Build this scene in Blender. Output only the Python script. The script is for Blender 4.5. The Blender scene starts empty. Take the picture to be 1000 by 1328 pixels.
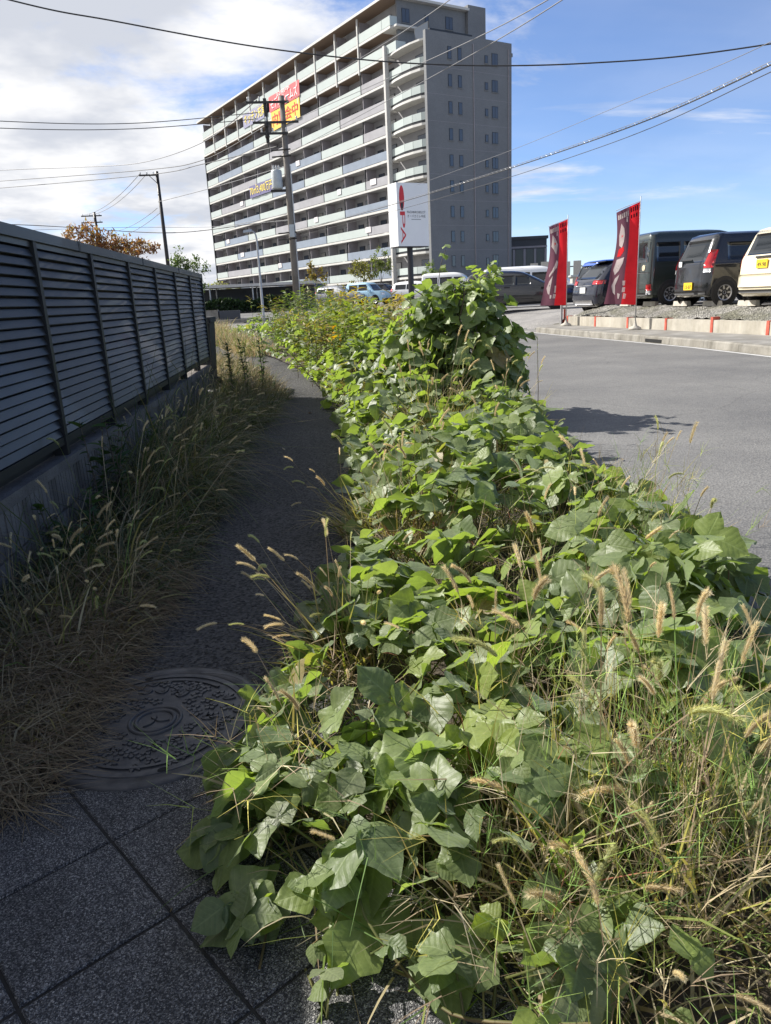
import bpy, math, random
import numpy as np
from mathutils import Vector, Matrix

random.seed(7)
RNG = np.random.default_rng(11)
SC = bpy.context.scene
COL = SC.collection
PI = math.pi
rad = math.radians

# ------------------------------------------------------------------ camera
CAM_H, YAW, PITCH, ROLL = 1.2, rad(5.0), rad(16.1), rad(2.8)
fw = Vector((math.sin(YAW) * math.cos(PITCH), math.cos(YAW) * math.cos(PITCH), -math.sin(PITCH)))
r0 = Vector((math.cos(YAW), -math.sin(YAW), 0)); u0 = r0.cross(fw)
rt = r0 * math.cos(ROLL) - u0 * math.sin(ROLL); up = u0 * math.cos(ROLL) + r0 * math.sin(ROLL)
cd = bpy.data.cameras.new('camera'); cam = bpy.data.objects.new('camera', cd); COL.objects.link(cam)
cam.matrix_world = Matrix(((rt.x, up.x, -fw.x, 0), (rt.y, up.y, -fw.y, 0), (rt.z, up.z, -fw.z, CAM_H), (0, 0, 0, 1)))
cd.sensor_fit = 'VERTICAL'; cd.sensor_height = 24.0; cd.lens = 24.0 * 960 / 1328
cd.clip_start = 0.05; cd.clip_end = 3000
SC.camera = cam

# ------------------------------------------------------------------ sky and sun
SUN_AZ, SUN_EL = rad(-58), rad(39.5)         # azimuth from +Y, clockwise positive
sun_dir = Vector((math.sin(SUN_AZ) * math.cos(SUN_EL), math.cos(SUN_AZ) * math.cos(SUN_EL), math.sin(SUN_EL)))
W = bpy.data.worlds.new('World'); SC.world = W; W.use_nodes = True
wn, wl = W.node_tree.nodes, W.node_tree.links
wn.clear()
def N(tree, typ, **kw):
    n = tree.nodes.new(typ)
    for k, v in kw.items():
        if hasattr(n, k) and k not in ('inputs',): setattr(n, k, v)
    return n
def setin(n, **kw):
    for k, v in kw.items(): n.inputs[k.replace('_', ' ')].default_value = v
wt = W.node_tree
sky = N(wt, 'ShaderNodeTexSky', sky_type='NISHITA', sun_disc=False)
sky.sun_elevation = SUN_EL; sky.sun_rotation = SUN_AZ
sky.air_density = 1.0; sky.dust_density = 0.0; sky.altitude = 1800; sky.ozone_density = 1.6
bg = N(wt, 'ShaderNodeBackground'); bg.inputs['Strength'].default_value = 0.064
wo = N(wt, 'ShaderNodeOutputWorld')
tc = N(wt, 'ShaderNodeTexCoord')
def wmath(op, a, b=None, c=None, clamp=False):
    m = N(wt, 'ShaderNodeMath', operation=op); m.use_clamp = clamp
    for i, v in enumerate((a, b, c)):
        if v is None: continue
        if isinstance(v, (int, float)): m.inputs[i].default_value = v
        else: wl.new(v, m.inputs[i])
    return m.outputs[0]
sep = N(wt, 'ShaderNodeSeparateXYZ'); wl.new(tc.outputs['Generated'], sep.inputs[0])
zz = wmath('ADD', wmath('MAXIMUM', sep.outputs[2], 0.0), 0.16)
px = wmath('DIVIDE', sep.outputs[0], zz); py = wmath('DIVIDE', sep.outputs[1], zz)
comb = N(wt, 'ShaderNodeCombineXYZ'); wl.new(px, comb.inputs[0]); wl.new(py, comb.inputs[1])
def wnoise(scale, detail, rough, off, stretch=(1, 1, 1), rot=0.0, dist=0.0):
    mp = N(wt, 'ShaderNodeMapping'); mp.inputs['Location'].default_value = off
    mp.inputs['Scale'].default_value = stretch; mp.inputs['Rotation'].default_value = (0, 0, rot)
    wl.new(comb.outputs[0], mp.inputs[0])
    nz = N(wt, 'ShaderNodeTexNoise'); setin(nz, Scale=scale, Detail=detail, Roughness=rough, Distortion=dist)
    wl.new(mp.outputs[0], nz.inputs['Vector']); return nz.outputs['Fac']
def ramp(fac, lo, hi):
    m = N(wt, 'ShaderNodeMapRange'); m.interpolation_type = 'SMOOTHSTEP'
    wl.new(fac, m.inputs[0]); m.inputs[1].default_value = lo; m.inputs[2].default_value = hi
    return m.outputs[0]
# cloud bank covering the left of the sky, thinning out to the right
side = wmath('DIVIDE', wmath('SUBTRACT', sep.outputs[0], wmath('MULTIPLY', sep.outputs[1], 0.07)),
             wmath('POWER', wmath('ADD', wmath('MULTIPLY', sep.outputs[0], sep.outputs[0]),
                                  wmath('MULTIPLY', sep.outputs[1], sep.outputs[1])), 0.5))
cover = wmath('MULTIPLY', ramp(side, 0.20, -0.14), 0.265)
n1 = wnoise(1.6, 9, 0.62, (3.1, 1.7, 0.4), dist=.25)
n2 = wnoise(0.45, 3, 0.5, (7.3, 2.2, 0.0))
dens = wmath('ADD', wmath('ADD', wmath('MULTIPLY', n1, 0.75), wmath('MULTIPLY', n2, 0.35)), cover)
bank = ramp(dens, 0.62, 0.80)
# thin streaks of fair-weather cloud low over the horizon
n3 = wnoise(1.15, 8, 0.60, (1.2, 4.4, 0.0), (0.26, 0.75, 1), rad(-12), 0.35)
wisp = wmath('MULTIPLY', ramp(n3, 0.51, 0.62), wmath('MULTIPLY', ramp(sep.outputs[2], 0.085, 0.115), ramp(sep.outputs[2], 0.235, 0.16)))
n5 = wnoise(0.30, 5, 0.6, (2.6, 0.4, 0.0), (0.5, 2.2, 1), rad(40), 0.3)
veil = wmath('MULTIPLY', ramp(n5, 0.40, 0.80), 0.28)
mask = wmath('MAXIMUM', wmath('MAXIMUM', bank, wisp), veil, clamp=True)
n4 = wnoise(2.1, 5, 0.55, (5.5, 0.3, 0.9))
mixc = N(wt, 'ShaderNodeMix', data_type='RGBA')
wl.new(ramp(n4, 0.36, 0.62), mixc.inputs['Factor'])
mixc.inputs[6].default_value = (5.7, 6.0, 6.7, 1); mixc.inputs[7].default_value = (9.0, 9.0, 9.1, 1)
mixs = N(wt, 'ShaderNodeMix', data_type='RGBA')
hs = N(wt, 'ShaderNodeHueSaturation'); setin(hs, Saturation=1.0, Value=1.25)
tn = N(wt, 'ShaderNodeMix', data_type='RGBA', blend_type='MULTIPLY'); tn.inputs['Factor'].default_value = 1.0; tn.inputs[7].default_value = (.86, .95, 1.16, 1)
wl.new(sky.outputs[0], tn.inputs[6]); wl.new(tn.outputs[2], hs.inputs['Color'])
wl.new(mask, mixs.inputs['Factor']); wl.new(hs.outputs[0], mixs.inputs[6]); wl.new(mixc.outputs[2], mixs.inputs[7])
wl.new(mixs.outputs[2], bg.inputs['Color']); wl.new(bg.outputs[0], wo.inputs[0])

sl = bpy.data.lights.new('sun', 'SUN'); sl.energy = 5.0; sl.angle = rad(0.55); sl.color = (1.0, 0.955, 0.885)
so = bpy.data.objects.new('sun', sl); COL.objects.link(so)
so.rotation_euler = (-sun_dir).to_track_quat('-Z', 'Y').to_euler(); so.location = (-40, 30, 40)

vs = SC.view_settings
vs.view_transform = 'Standard'; vs.look = 'None'; vs.exposure = 0.88; vs.gamma = 1.0; vs.use_curve_mapping = False

# ------------------------------------------------------------------ helpers
def smooth(a, b, x):
    t = np.clip((np.asarray(x, float) - a) / (b - a), 0, 1); return t * t * (3 - 2 * t)
def terrain(x, y):
    return 0.8 * smooth(20, 60, y)
class MB:
    """collects vertices and faces for ONE mesh"""
    def __init__(s): s.v = []; s.f = []
    def add(s, vs_, fs):
        o = len(s.v); s.v += [tuple(p) for p in vs_]; s.f += [tuple(i + o for i in q) for q in fs]; return s
    def box(s, x0, x1, y0, y1, z0, z1):
        return s.add([(x0, y0, z0), (x1, y0, z0), (x1, y1, z0), (x0, y1, z0), (x0, y0, z1), (x1, y0, z1), (x1, y1, z1), (x0, y1, z1)],
                     [(0, 3, 2, 1), (4, 5, 6, 7), (0, 1, 5, 4), (1, 2, 6, 5), (2, 3, 7, 6), (3, 0, 4, 7)])
    def tube(s, pts, rr, n=6, cap=True):
        pts = [Vector(p) for p in pts]; k = len(pts)
        if not hasattr(rr, '__len__'): rr = [rr] * k
        o = len(s.v); side_ = None
        for i, p in enumerate(pts):
            d = (pts[min(i + 1, k - 1)] - pts[max(i - 1, 0)]).normalized()
            if side_ is None: side_ = d.orthogonal().normalized()
            side_ = (side_ - d * side_.dot(d)); side_ = side_.normalized() if side_.length > 1e-6 else d.orthogonal().normalized()
            b = d.cross(side_)
            for j in range(n):
                a = 2 * PI * j / n; s.v.append(tuple(p + (side_ * math.cos(a) + b * math.sin(a)) * rr[i]))
        for i in range(k - 1):
            for j in range(n):
                a, b_ = o + i * n + j, o + i * n + (j + 1) % n
                s.f.append((a, b_, b_ + n, a + n))
        if cap:
            s.f.append(tuple(o + j for j in reversed(range(n)))); s.f.append(tuple(o + (k - 1) * n + j for j in range(n)))
        return s
    def prism(s, poly, z0, z1):
        n = len(poly); o = len(s.v)
        s.v += [(p[0], p[1], z0) for p in poly] + [(p[0], p[1], z1) for p in poly]
        s.f.append(tuple(o + i for i in reversed(range(n)))); s.f.append(tuple(o + n + i for i in range(n)))
        for i in range(n):
            j = (i + 1) % n; s.f.append((o + i, o + j, o + n + j, o + n + i))
        return s
    def lathe(s, prof, n=24, axis='z'):
        o = len(s.v); k = len(prof)
        for r_, h_ in prof:
            for j in range(n):
                a = 2 * PI * j / n
                p = (r_ * math.cos(a), r_ * math.sin(a), h_)
                s.v.append(p if axis == 'z' else (p[0], p[2], p[1]))
        for i in range(k - 1):
            for j in range(n):
                a, b_ = o + i * n + j, o + i * n + (j + 1) % n
                s.f.append((a, b_, b_ + n, a + n) if axis == 'z' else (a, a + n, b_ + n, b_))
        return s
    def mesh(s, name, m, sm=False):
        me = bpy.data.meshes.new(name); me.from_pydata(s.v, [], s.f)
        if m: me.materials.append(m)
        if sm: me.polygons.foreach_set('use_smooth', [True] * len(me.polygons))
        me.update(); return me
    def obj(s, name, m, parent=None, sm=False, **kw):
        return link(name, s.mesh(name, m, sm), parent, **kw)
def link(name, me, parent=None, loc=None, rot=None, mw=None, scale=None):
    o = bpy.data.objects.new(name, me); COL.objects.link(o)
    if parent is not None: o.parent = parent
    if loc is not None: o.location = loc
    if rot is not None: o.rotation_euler = rot
    if scale is not None: o.scale = scale
    if mw is not None: o.matrix_local = mw
    return o
def thing(name, label, cat, loc=(0, 0, 0), rz=0.0, group=None):
    o = bpy.data.objects.new(name, None); COL.objects.link(o); o.empty_display_size = 0.2
    o.location = loc; o.rotation_euler = (0, 0, rz)
    return tag(o, label, cat, group)
def tag(o, label, cat, group=None, kind=None):
    o['label'] = label; o['category'] = cat
    if group: o['group'] = group
    if kind: o['kind'] = kind
    return o
def structure(o): o['kind'] = 'structure'; return o
def stuff(o): o['kind'] = 'stuff'; return o
def npmesh(name, V, F, m, cols=None, uv=None, sm=True):
    """V (n,3), F (k,q) arrays"""
    me = bpy.data.meshes.new(name)
    V = np.asarray(V, np.float32); F = np.asarray(F, np.int32)
    q = F.shape[1]
    me.vertices.add(len(V)); me.vertices.foreach_set('co', V.ravel())
    me.loops.add(F.size); me.loops.foreach_set('vertex_index', F.ravel())
    me.polygons.add(len(F)); me.polygons.foreach_set('loop_start', np.arange(0, F.size, q, dtype=np.int32))
    me.polygons.foreach_set('use_smooth', np.full(len(F), sm))
    if cols is not None:
        ca = me.color_attributes.new('Col', 'FLOAT_COLOR', 'POINT')
        c4 = np.ones((len(V), 4), np.float32); c4[:, :3] = cols; ca.data.foreach_set('color', c4.ravel())
    if uv is not None:
        ul = me.uv_layers.new(name='UVMap'); ul.data.foreach_set('uv', np.asarray(uv, np.float32)[F.ravel()].ravel())
    me.update(calc_edges=True); me.validate()
    if m: me.materials.append(m)
    return me

# ------------------------------------------------------------------ materials
class Mat:
    def __init__(s, name, base=(.5, .5, .5), rough=.7, metal=0., spec=.5, coat=0.):
        s.m = bpy.data.materials.new(name); s.m.use_nodes = True; s.t = s.m.node_tree
        s.b = s.t.nodes['Principled BSDF']; s.b.inputs['Base Color'].default_value = (*base, 1)
        s.b.inputs['Roughness'].default_value = rough; s.b.inputs['Metallic'].default_value = metal
        s.b.inputs['Specular IOR Level'].default_value = spec; s.b.inputs['Coat Weight'].default_value = coat
        s._c = None
    def coord(s, kind='Object'):
        if s._c is None: s._c = s.t.nodes.new('ShaderNodeTexCoord')
        return s._c.outputs[kind]
    def noise(s, scale, detail=3, rough=.55, kind='Object', stretch=None):
        n = s.t.nodes.new('ShaderNodeTexNoise'); setin(n, Scale=scale, Detail=detail, Roughness=rough)
        v = s.coord(kind)
        if stretch:
            mp = s.t.nodes.new('ShaderNodeMapping'); mp.inputs['Scale'].default_value = stretch
            s.t.links.new(v, mp.inputs[0]); v = mp.outputs[0]
        s.t.links.new(v, n.inputs['Vector']); return n.outputs['Fac']
    def voro(s, scale, feature='F1', out='Color', kind='Object'):
        n = s.t.nodes.new('ShaderNodeTexVoronoi'); n.feature = feature; setin(n, Scale=scale)
        s.t.links.new(s.coord(kind), n.inputs['Vector']); return n.outputs[out]
    def ramp(s, fac, stops):
        r = s.t.nodes.new('ShaderNodeValToRGB'); e = r.color_ramp.elements
        while len(e) < len(stops): e.new(0.5)
        for i, (p, c) in enumerate(stops):
            e[i].position = p; e[i].color = (*c, 1) if len(c) == 3 else c
        s.t.links.new(fac, r.inputs[0]); return r.outputs[0]
    def mix(s, fac, a, b, blend='MIX'):
        n = s.t.nodes.new('ShaderNodeMix'); n.data_type = 'RGBA'; n.blend_type = blend
        for sock, v in ((n.inputs['Factor'], fac), (n.inputs[6], a), (n.inputs[7], b)):
            if isinstance(v, (int, float)): sock.default_value = v
            elif isinstance(v, tuple): sock.default_value = (*v, 1)
            else: s.t.links.new(v, sock)
        return n.outputs[2]
    def color(s, sock): s.t.links.new(sock, s.b.inputs['Base Color']); return s
    def rough(s, sock): s.t.links.new(sock, s.b.inputs['Roughness']); return s
    def bump(s, sock, strength=.3, dist=.01):
        n = s.t.nodes.new('ShaderNodeBump'); n.inputs['Strength'].default_value = strength; n.inputs['Distance'].default_value = dist
        s.t.links.new(sock, n.inputs['Height']); s.t.links.new(n.outputs[0], s.b.inputs['Normal']); return s
def flat(name, c, rough=.6, metal=0., var=.12, scale=6., spec=.5, coat=0., bump=0.):
    m = Mat(name, c, rough, metal, spec, coat)
    lo = tuple(x * (1 - var) for x in c); hi = tuple(min(1, x * (1 + var)) for x in c)
    f = m.noise(scale, 5, .6); m.color(m.ramp(f, [(.3, lo), (.7, hi)]))
    if bump: m.bump(m.noise(scale * 8, 3), bump, .01)
    return m.m
M = {}
def asphalt(name, lo, hi, big, bumps, sc):
    m = Mat(name, rough=.9, spec=.35)
    sp = m.ramp(m.voro(sc), [(.1, lo), (.75, hi)])
    patch = m.ramp(m.noise(.55, 6, .65), [(.32, (.72, .72, .73)), (.68, (1.12, 1.11, 1.08))])
    c = m.mix(1.0, sp, patch, 'MULTIPLY')
    fine = m.ramp(m.noise(sc * .9, 2), [(.3, (.8,) * 3), (.7, (1.2,) * 3)])
    cr = m.t.nodes.new('ShaderNodeTexVoronoi'); cr.feature = 'DISTANCE_TO_EDGE'; setin(cr, Scale=.45)
    wv = m.t.nodes.new('ShaderNodeMix'); wv.data_type = 'VECTOR'; wv.inputs['Factor'].default_value = .12
    nn_ = m.t.nodes.new('ShaderNodeTexNoise'); setin(nn_, Scale=2.5, Detail=5.0); m.t.links.new(m.coord(), nn_.inputs['Vector'])
    m.t.links.new(m.coord(), wv.inputs[4]); m.t.links.new(nn_.outputs['Color'], wv.inputs[5]); m.t.links.new(wv.outputs[1], cr.inputs['Vector'])
    crack = m.ramp(cr.outputs['Distance'], [(0, (.84,) * 3), (.005, (1,) * 3)])
    oil = m.ramp(m.noise(.9, 3, .5), [(.66, (1,) * 3), (.74, (.78,) * 3)])
    cc = m.mix(1.0, m.mix(big, c, fine, 'MULTIPLY'), crack, 'MULTIPLY'); m.color(m.mix(.8, cc, oil, 'MULTIPLY'))
    m.bump(m.voro(sc, out='Distance'), bumps, .012); return m.m
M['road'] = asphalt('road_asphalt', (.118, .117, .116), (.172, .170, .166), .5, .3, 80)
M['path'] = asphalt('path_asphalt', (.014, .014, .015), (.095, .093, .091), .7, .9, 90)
M['lot'] = asphalt('lot_asphalt', (.16, .155, .15), (.27, .26, .25), .8, .3, 40)
M['ground'] = asphalt('far_ground', (.15, .148, .14), (.25, .24, .23), .8, .2, 12)
m = Mat('exposed_aggregate', rough=.8, spec=.4)
sp = m.ramp(m.voro(400), [(.0, (.02, .02, .023)), (.40, (.042, .042, .045)), (.62, (.115, .115, .118)), (.80, (.225, .222, .218)), (.95, (.42, .41, .39))])
pt = m.ramp(m.noise(3.2, 7, .7), [(.28, (.50, .49, .46)), (.5, (.92,) * 3), (.72, (1.18,) * 3)])
m.color(m.mix(1.0, sp, pt, 'MULTIPLY')); m.bump(m.voro(330, out='Distance'), .8, .004); M['tile'] = m.m
M['joint'] = flat('joint_dirt', (.02, .019, .017), .95, var=.4, scale=40)
m = Mat('cast_iron', (.05, .052, .058), .5, .35)
m.color(m.ramp(m.noise(14, 5), [(.3, (.034, .035, .040)), (.7, (.085, .085, .088))])); m.rough(m.ramp(m.noise(30, 3), [(.3, (.38,) * 3), (.7, (.62,) * 3)]))
m.bump(m.noise(400, 2), .25, .002); M['iron'] = m.m
m = Mat('soil', rough=.95); m.color(m.ramp(m.noise(9, 7, .7), [(.3, (.028, .022, .016)), (.55, (.07, .055, .038)), (.75, (.13, .105, .075))])); m.bump(m.noise(40, 6), .9, .03); M['soil'] = m.m
m = Mat('gravel', rough=.95)
m.color(m.mix(1.0, m.ramp(m.voro(34), [(.1, (.12, .115, .105)), (.5, (.24, .23, .21)), (.9, (.42, .40, .37))]), m.ramp(m.noise(1.6, 5), [(.35, (.55, .56, .45)), (.6, (1, 1, 1))]), 'MULTIPLY'))
m.bump(m.voro(34, out='Distance'), 1.0, .04); M['gravel'] = m.m
def concrete(name, c, stain=.45, sc=1.3, bm=.25):
    m = Mat(name, rough=.88, spec=.3)
    a = m.ramp(m.noise(sc, 8, .68), [(.3, tuple(x * (1 - stain) for x in c)), (.62, c), (.85, tuple(min(1, x * 1.12) for x in c))])
    st = m.ramp(m.noise(sc * 2, 5, .6, stretch=(1, 1, .18)), [(.35, (.72, .70, .66)), (.6, (1, 1, 1))])
    m.color(m.mix(.8, a, st, 'MULTIPLY')); m.bump(m.noise(sc * 30, 4), bm, .01); return m.m
M['kerb'] = concrete('kerb_concrete', (.28, .265, .235), .5, 2.2)
M['pave'] = concrete('pavement_concrete', (.27, .26, .24), .35, 1.1)
M['retain'] = concrete('retaining_concrete', (.45, .42, .36), .32, 2.0)
M['block'] = concrete('block_concrete', (.20, .18, .165), .5, 3.0, .8)
M['stop'] = concrete('stop_concrete', (.55, .52, .46), .3, 3.0)
M['redpaint'] = flat('weathered_red_paint', (.42, .075, .045), .7, var=.35, scale=14)
M['white_line'] = flat('road_paint', (.45, .45, .44), .8, var=.25, scale=9)
M['black_slot'] = flat('drain_dark', (.008, .008, .008), .95)
M['fence'] = flat('fence_aluminium', (.035, .038, .044), .45, .25, .22, 2.2, coat=.1)
M['fence_dark'] = flat('fence_dark_metal', (.018, .018, .020), .55, .2, .2, 5.)
M['pole_conc'] = concrete('pole_concrete', (.22, .20, .18), .3, 2.)
M['pole_steel'] = flat('dark_steel', (.035, .032, .03), .5, .4)
M['galv'] = flat('galvanised_steel', (.42, .43, .44), .5, .5)
M['rubber'] = flat('black_rubber', (.018, .018, .018), .8)
M['insul'] = flat('insulator', (.55, .55, .53), .3)
M['xformer'] = flat('transformer_grey', (.42, .45, .46), .45, .1)

# plants take their colour from a per-vertex attribute (the plant's own tints)
def plant_mat(name, trans=.3, rough=.55, veins=False, spec=.35, pale=.0, bright=1.25, tint=(1.25, 1.35, .35)):
    m = Mat(name, rough=rough, spec=spec); t = m.t
    at = t.nodes.new('ShaderNodeAttribute'); at.attribute_name = 'Col'
    oi = t.nodes.new('ShaderNodeObjectInfo')
    v = m.ramp(oi.outputs['Random'], [(0, (.82, .82, .80)), (1, (1.15, 1.15, 1.12))])
    c = m.mix(1.0, at.outputs['Color'], v, 'MULTIPLY')
    if veins:
        uv = t.nodes.new('ShaderNodeUVMap'); s_ = t.nodes.new('ShaderNodeSeparateXYZ'); t.links.new(uv.outputs[0], s_.inputs[0])
        def mt(op, a, b=None):
            n = t.nodes.new('ShaderNodeMath'); n.operation = op
            for i, q in enumerate((a, b)):
                if q is None: continue
                if isinstance(q, (int, float)): n.inputs[i].default_value = q
                else: t.links.new(q, n.inputs[i])
            return n.outputs[0]
        au = mt('ABSOLUTE', s_.outputs[0])
        lat = mt('ABSOLUTE', mt('SUBTRACT', mt('FRACT', mt('MULTIPLY', mt('ADD', mt('SUBTRACT', s_.outputs[1], mt('MULTIPLY', au, .60)), mt('MULTIPLY', m.noise(4, 2, .5, 'UV'), .10)), 6.0)), .5))
        latm = m.ramp(lat, [(0.0, (1,) * 3), (.045, (0,) * 3)])
        midm = m.ramp(au, [(.0, (1,) * 3), (.035, (0,) * 3)])
        vein = m.mix(1.0, latm, midm, 'LIGHTEN')
        lum = t.nodes.new('ShaderNodeRGBToBW'); t.links.new(vein, lum.inputs[0])
        c = m.mix(mt('MULTIPLY', lum.outputs[0], .20), c, (.36, .44, .20))
        mott = m.ramp(m.noise(7, 5, .65, 'UV'), [(.3, (.80, .82, .8)), (.7, (1.12, 1.1, 1.1))])
        c = m.mix(1.0, c, mott, 'MULTIPLY')
        puff = mt('ADD', mt('MULTIPLY', lat, -1.2), lum.outputs[0])
        m.bump(mt('ADD', mt('MULTIPLY', puff, -1), mt('MULTIPLY', m.noise(7, 3, .5, 'UV'), 1.3)), .15, .006)
        spot = m.ramp(m.noise(5.5, 6, .7, 'UV'), [(.66, (0,) * 3), (.72, (1,) * 3)])
        c = m.mix(mt('MULTIPLY', spot, .75), c, (.20, .13, .05))
        geo = t.nodes.new('ShaderNodeNewGeometry')
        c = m.mix(mt('MULTIPLY', geo.outputs['Backfacing'], .35), c, (.24, .31, .17))
        m.b.inputs['Sheen Weight'].default_value = pale; m.b.inputs['Sheen Roughness'].default_value = .5
        m.b.inputs['Sheen Tint'].default_value = (.85, .95, .85, 1)
    m.color(c)
    tr = t.nodes.new('ShaderNodeBsdfTranslucent')
    t.links.new(m.mix(1.0, c, (bright * tint[0], bright * tint[1], bright * tint[2]), 'MULTIPLY'), tr.inputs['Color'])
    ms = t.nodes.new('ShaderNodeMixShader'); ms.inputs[0].default_value = trans
    out = t.nodes['Material Output']
    t.links.new(m.b.outputs[0], ms.inputs[1]); t.links.new(tr.outputs[0], ms.inputs[2]); t.links.new(ms.outputs[0], out.inputs[0])
    return m.m
M['leaf'] = plant_mat('kudzu_leaf', .34, .48, True, .5, .25, 1.75)
M['grass'] = plant_mat('grass_blade', .32, .55, False, .3, bright=1.3)
M['straw'] = plant_mat('dry_straw', .22, .7, False, .25, bright=1.0, tint=(1.2, 1.08, .8))
M['treeleaf'] = plant_mat('tree_leaf', .3, .55, False, .3, bright=1.4)
M['bristle'] = plant_mat('seed_bristle', .45, .6, False, .3, bright=1.15, tint=(1.15, 1.02, .8))
M['bark'] = flat('bark', (.11, .085, .062), .9, var=.4, scale=20, bump=.5)

# ------------------------------------------------------------------ ground, road, path
def kerb_x(y):                                   # face of the far kerb
    y = np.asarray(y, float); return 7.45 - .09 * np.clip(y - 14, 0, 14) - .30 * np.clip(y - 28, 0, 30)
def wall_x(y):                                   # face of the low retaining wall
    return 9.0 - .13 * (np.asarray(y, float) - 13.5)
def road_l(y):                                   # near edge of the road
    y = np.asarray(y, float); return kerb_x(y) - 5.75
def veg_l(y):                                    # left edge of the planted verge
    return np.interp(y, [.6, .95, 1.15, 1.4, 1.8, 2.3, 2.8, 3.5, 4.5, 7, 9, 11, 14, 17, 20, 25, 30],
                     [.12, .10, -.14, -.25, -.24, -.08, .04, .18, .28, .30, .20, .10, -.30, -.85, -1.5, -2.6, -3.6])
def sheet(name, xl, xr, ys, nx, zoff, m, zf=terrain, parent=None):
    V, F = [], []
    for y in ys:
        a, b = float(xl(y)), float(xr(y))
        for i in range(nx + 1):
            x = a + (b - a) * i / nx; V.append((x, y, float(zf(x, y)) + zoff))
    for j in range(len(ys) - 1):
        for i in range(nx):
            k = j * (nx + 1) + i; F.append((k, k + 1, k + nx + 2, k + nx + 1))
    me = bpy.data.meshes.new(name); me.from_pydata(V, [], F); me.materials.append(m); me.update()
    me.polygons.foreach_set('use_smooth', [True] * len(F))
    return link(name, me, parent)
yfar = list(np.linspace(-8, 60, 69)) + [75, 100, 140, 220, 400, 900, 1500]
gx = np.concatenate([np.linspace(-900, -60, 8), np.linspace(-50, 60, 23), np.linspace(75, 900, 8)])
gv = [(x, y, float(terrain(x, y)) - .03) for y in yfar for x in gx]
gf = [(j * len(gx) + i, j * len(gx) + i + 1, (j + 1) * len(gx) + i + 1, (j + 1) * len(gx) + i) for j in range(len(yfar) - 1) for i in range(len(gx) - 1)]
MBg = MB(); MBg.v = gv; MBg.f = gf
structure(MBg.obj('ground', M['ground'], None, True))
ys_r = list(np.linspace(-6, 60, 67))
structure(sheet('road', lambda y: kerb_x(y) - 6.2, kerb_x, ys_r, 8, .0, M['road']))
path_r = lambda y: veg_l(y) + .18
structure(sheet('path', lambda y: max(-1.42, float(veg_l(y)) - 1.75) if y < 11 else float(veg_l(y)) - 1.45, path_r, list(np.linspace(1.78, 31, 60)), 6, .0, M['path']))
# painted edge line by the far kerb
structure(sheet('edge_line', lambda y: kerb_x(y) - .16, lambda y: kerb_x(y) - .06, list(np.linspace(4, 27, 40)), 1, .004, M['white_line']))
# earth of the planted verge
def soil_z(x, y):
    return .01 + .05 * math.sin(3.1 * x + 1.7 * y) ** 2 * min(1, max(0, (x - float(veg_l(y))) * 3)) * min(1, max(0, (float(road_l(y)) - x) * 3))
structure(sheet('verge_soil', lambda y: float(veg_l(y)) + (.28 if y < 2.4 else .05), lambda y: min(float(road_l(y)) - .25, .66 + .55 * max(0, y - .4)), list(np.linspace(.74, 31, 110)), 12, .012, M['soil'], lambda x, y: float(terrain(x, y)) + soil_z(x, y)))
structure(sheet('verge_earth', lambda y: -1.42, lambda y: -1.0 + .25 * math.sin(1.3 * y), list(np.linspace(1.75, 12.5, 50)), 5, .007, M['soil']))

# paving slabs, 30 cm exposed aggregate, laid askew to the path
pav = structure(MB().box(-2.4, 1.245, -1.6, 1.98, -.025, .001).obj('paving', M['joint']))
ux, uy, vx, vy = .6, -.8, -.8, -.6
A0 = (-.55, 1.52); T = .302; g2 = .0035
slab_meshes = []
for kk in range(4):
    b = MB(); hh = T / 2 - g2; e = .004
    ring = [(-hh, -hh), (hh, -hh), (hh, hh), (-hh, hh)]; inner = [(p[0] * (1 - e / hh), p[1] * (1 - e / hh)) for p in ring]
    b.add([(p[0], p[1], -.02) for p in ring] + [(p[0], p[1], -.004) for p in ring] + [(p[0], p[1], 0) for p in inner],
          [(0, 1, 5, 4), (1, 2, 6, 5), (2, 3, 7, 6), (3, 0, 4, 7), (4, 5, 9, 8), (5, 6, 10, 9), (6, 7, 11, 10), (7, 4, 8, 11), (8, 9, 10, 11)])
    slab_meshes.append(b.mesh('slab', M['tile']))
ang = math.atan2(uy, ux)
for i in range(-7, 8):
    for j in range(-7, 8):
        cx = A0[0] + (i + .5) * T * ux + (j + .5) * T * vx; cy = A0[1] + (i + .5) * T * uy + (j + .5) * T * vy
        if not (-1.75 < cx < 1.06 and .15 < cy < 2.0 - .25 * (cx < -.9)): continue
        link('slab', slab_meshes[(i + j) % 4], pav, loc=(cx, cy, .006 + random.uniform(-.0015, .0015)), rot=(random.uniform(-.004, .004), random.uniform(-.004, .004), ang + PI / 2 * random.randrange(4)))

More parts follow.
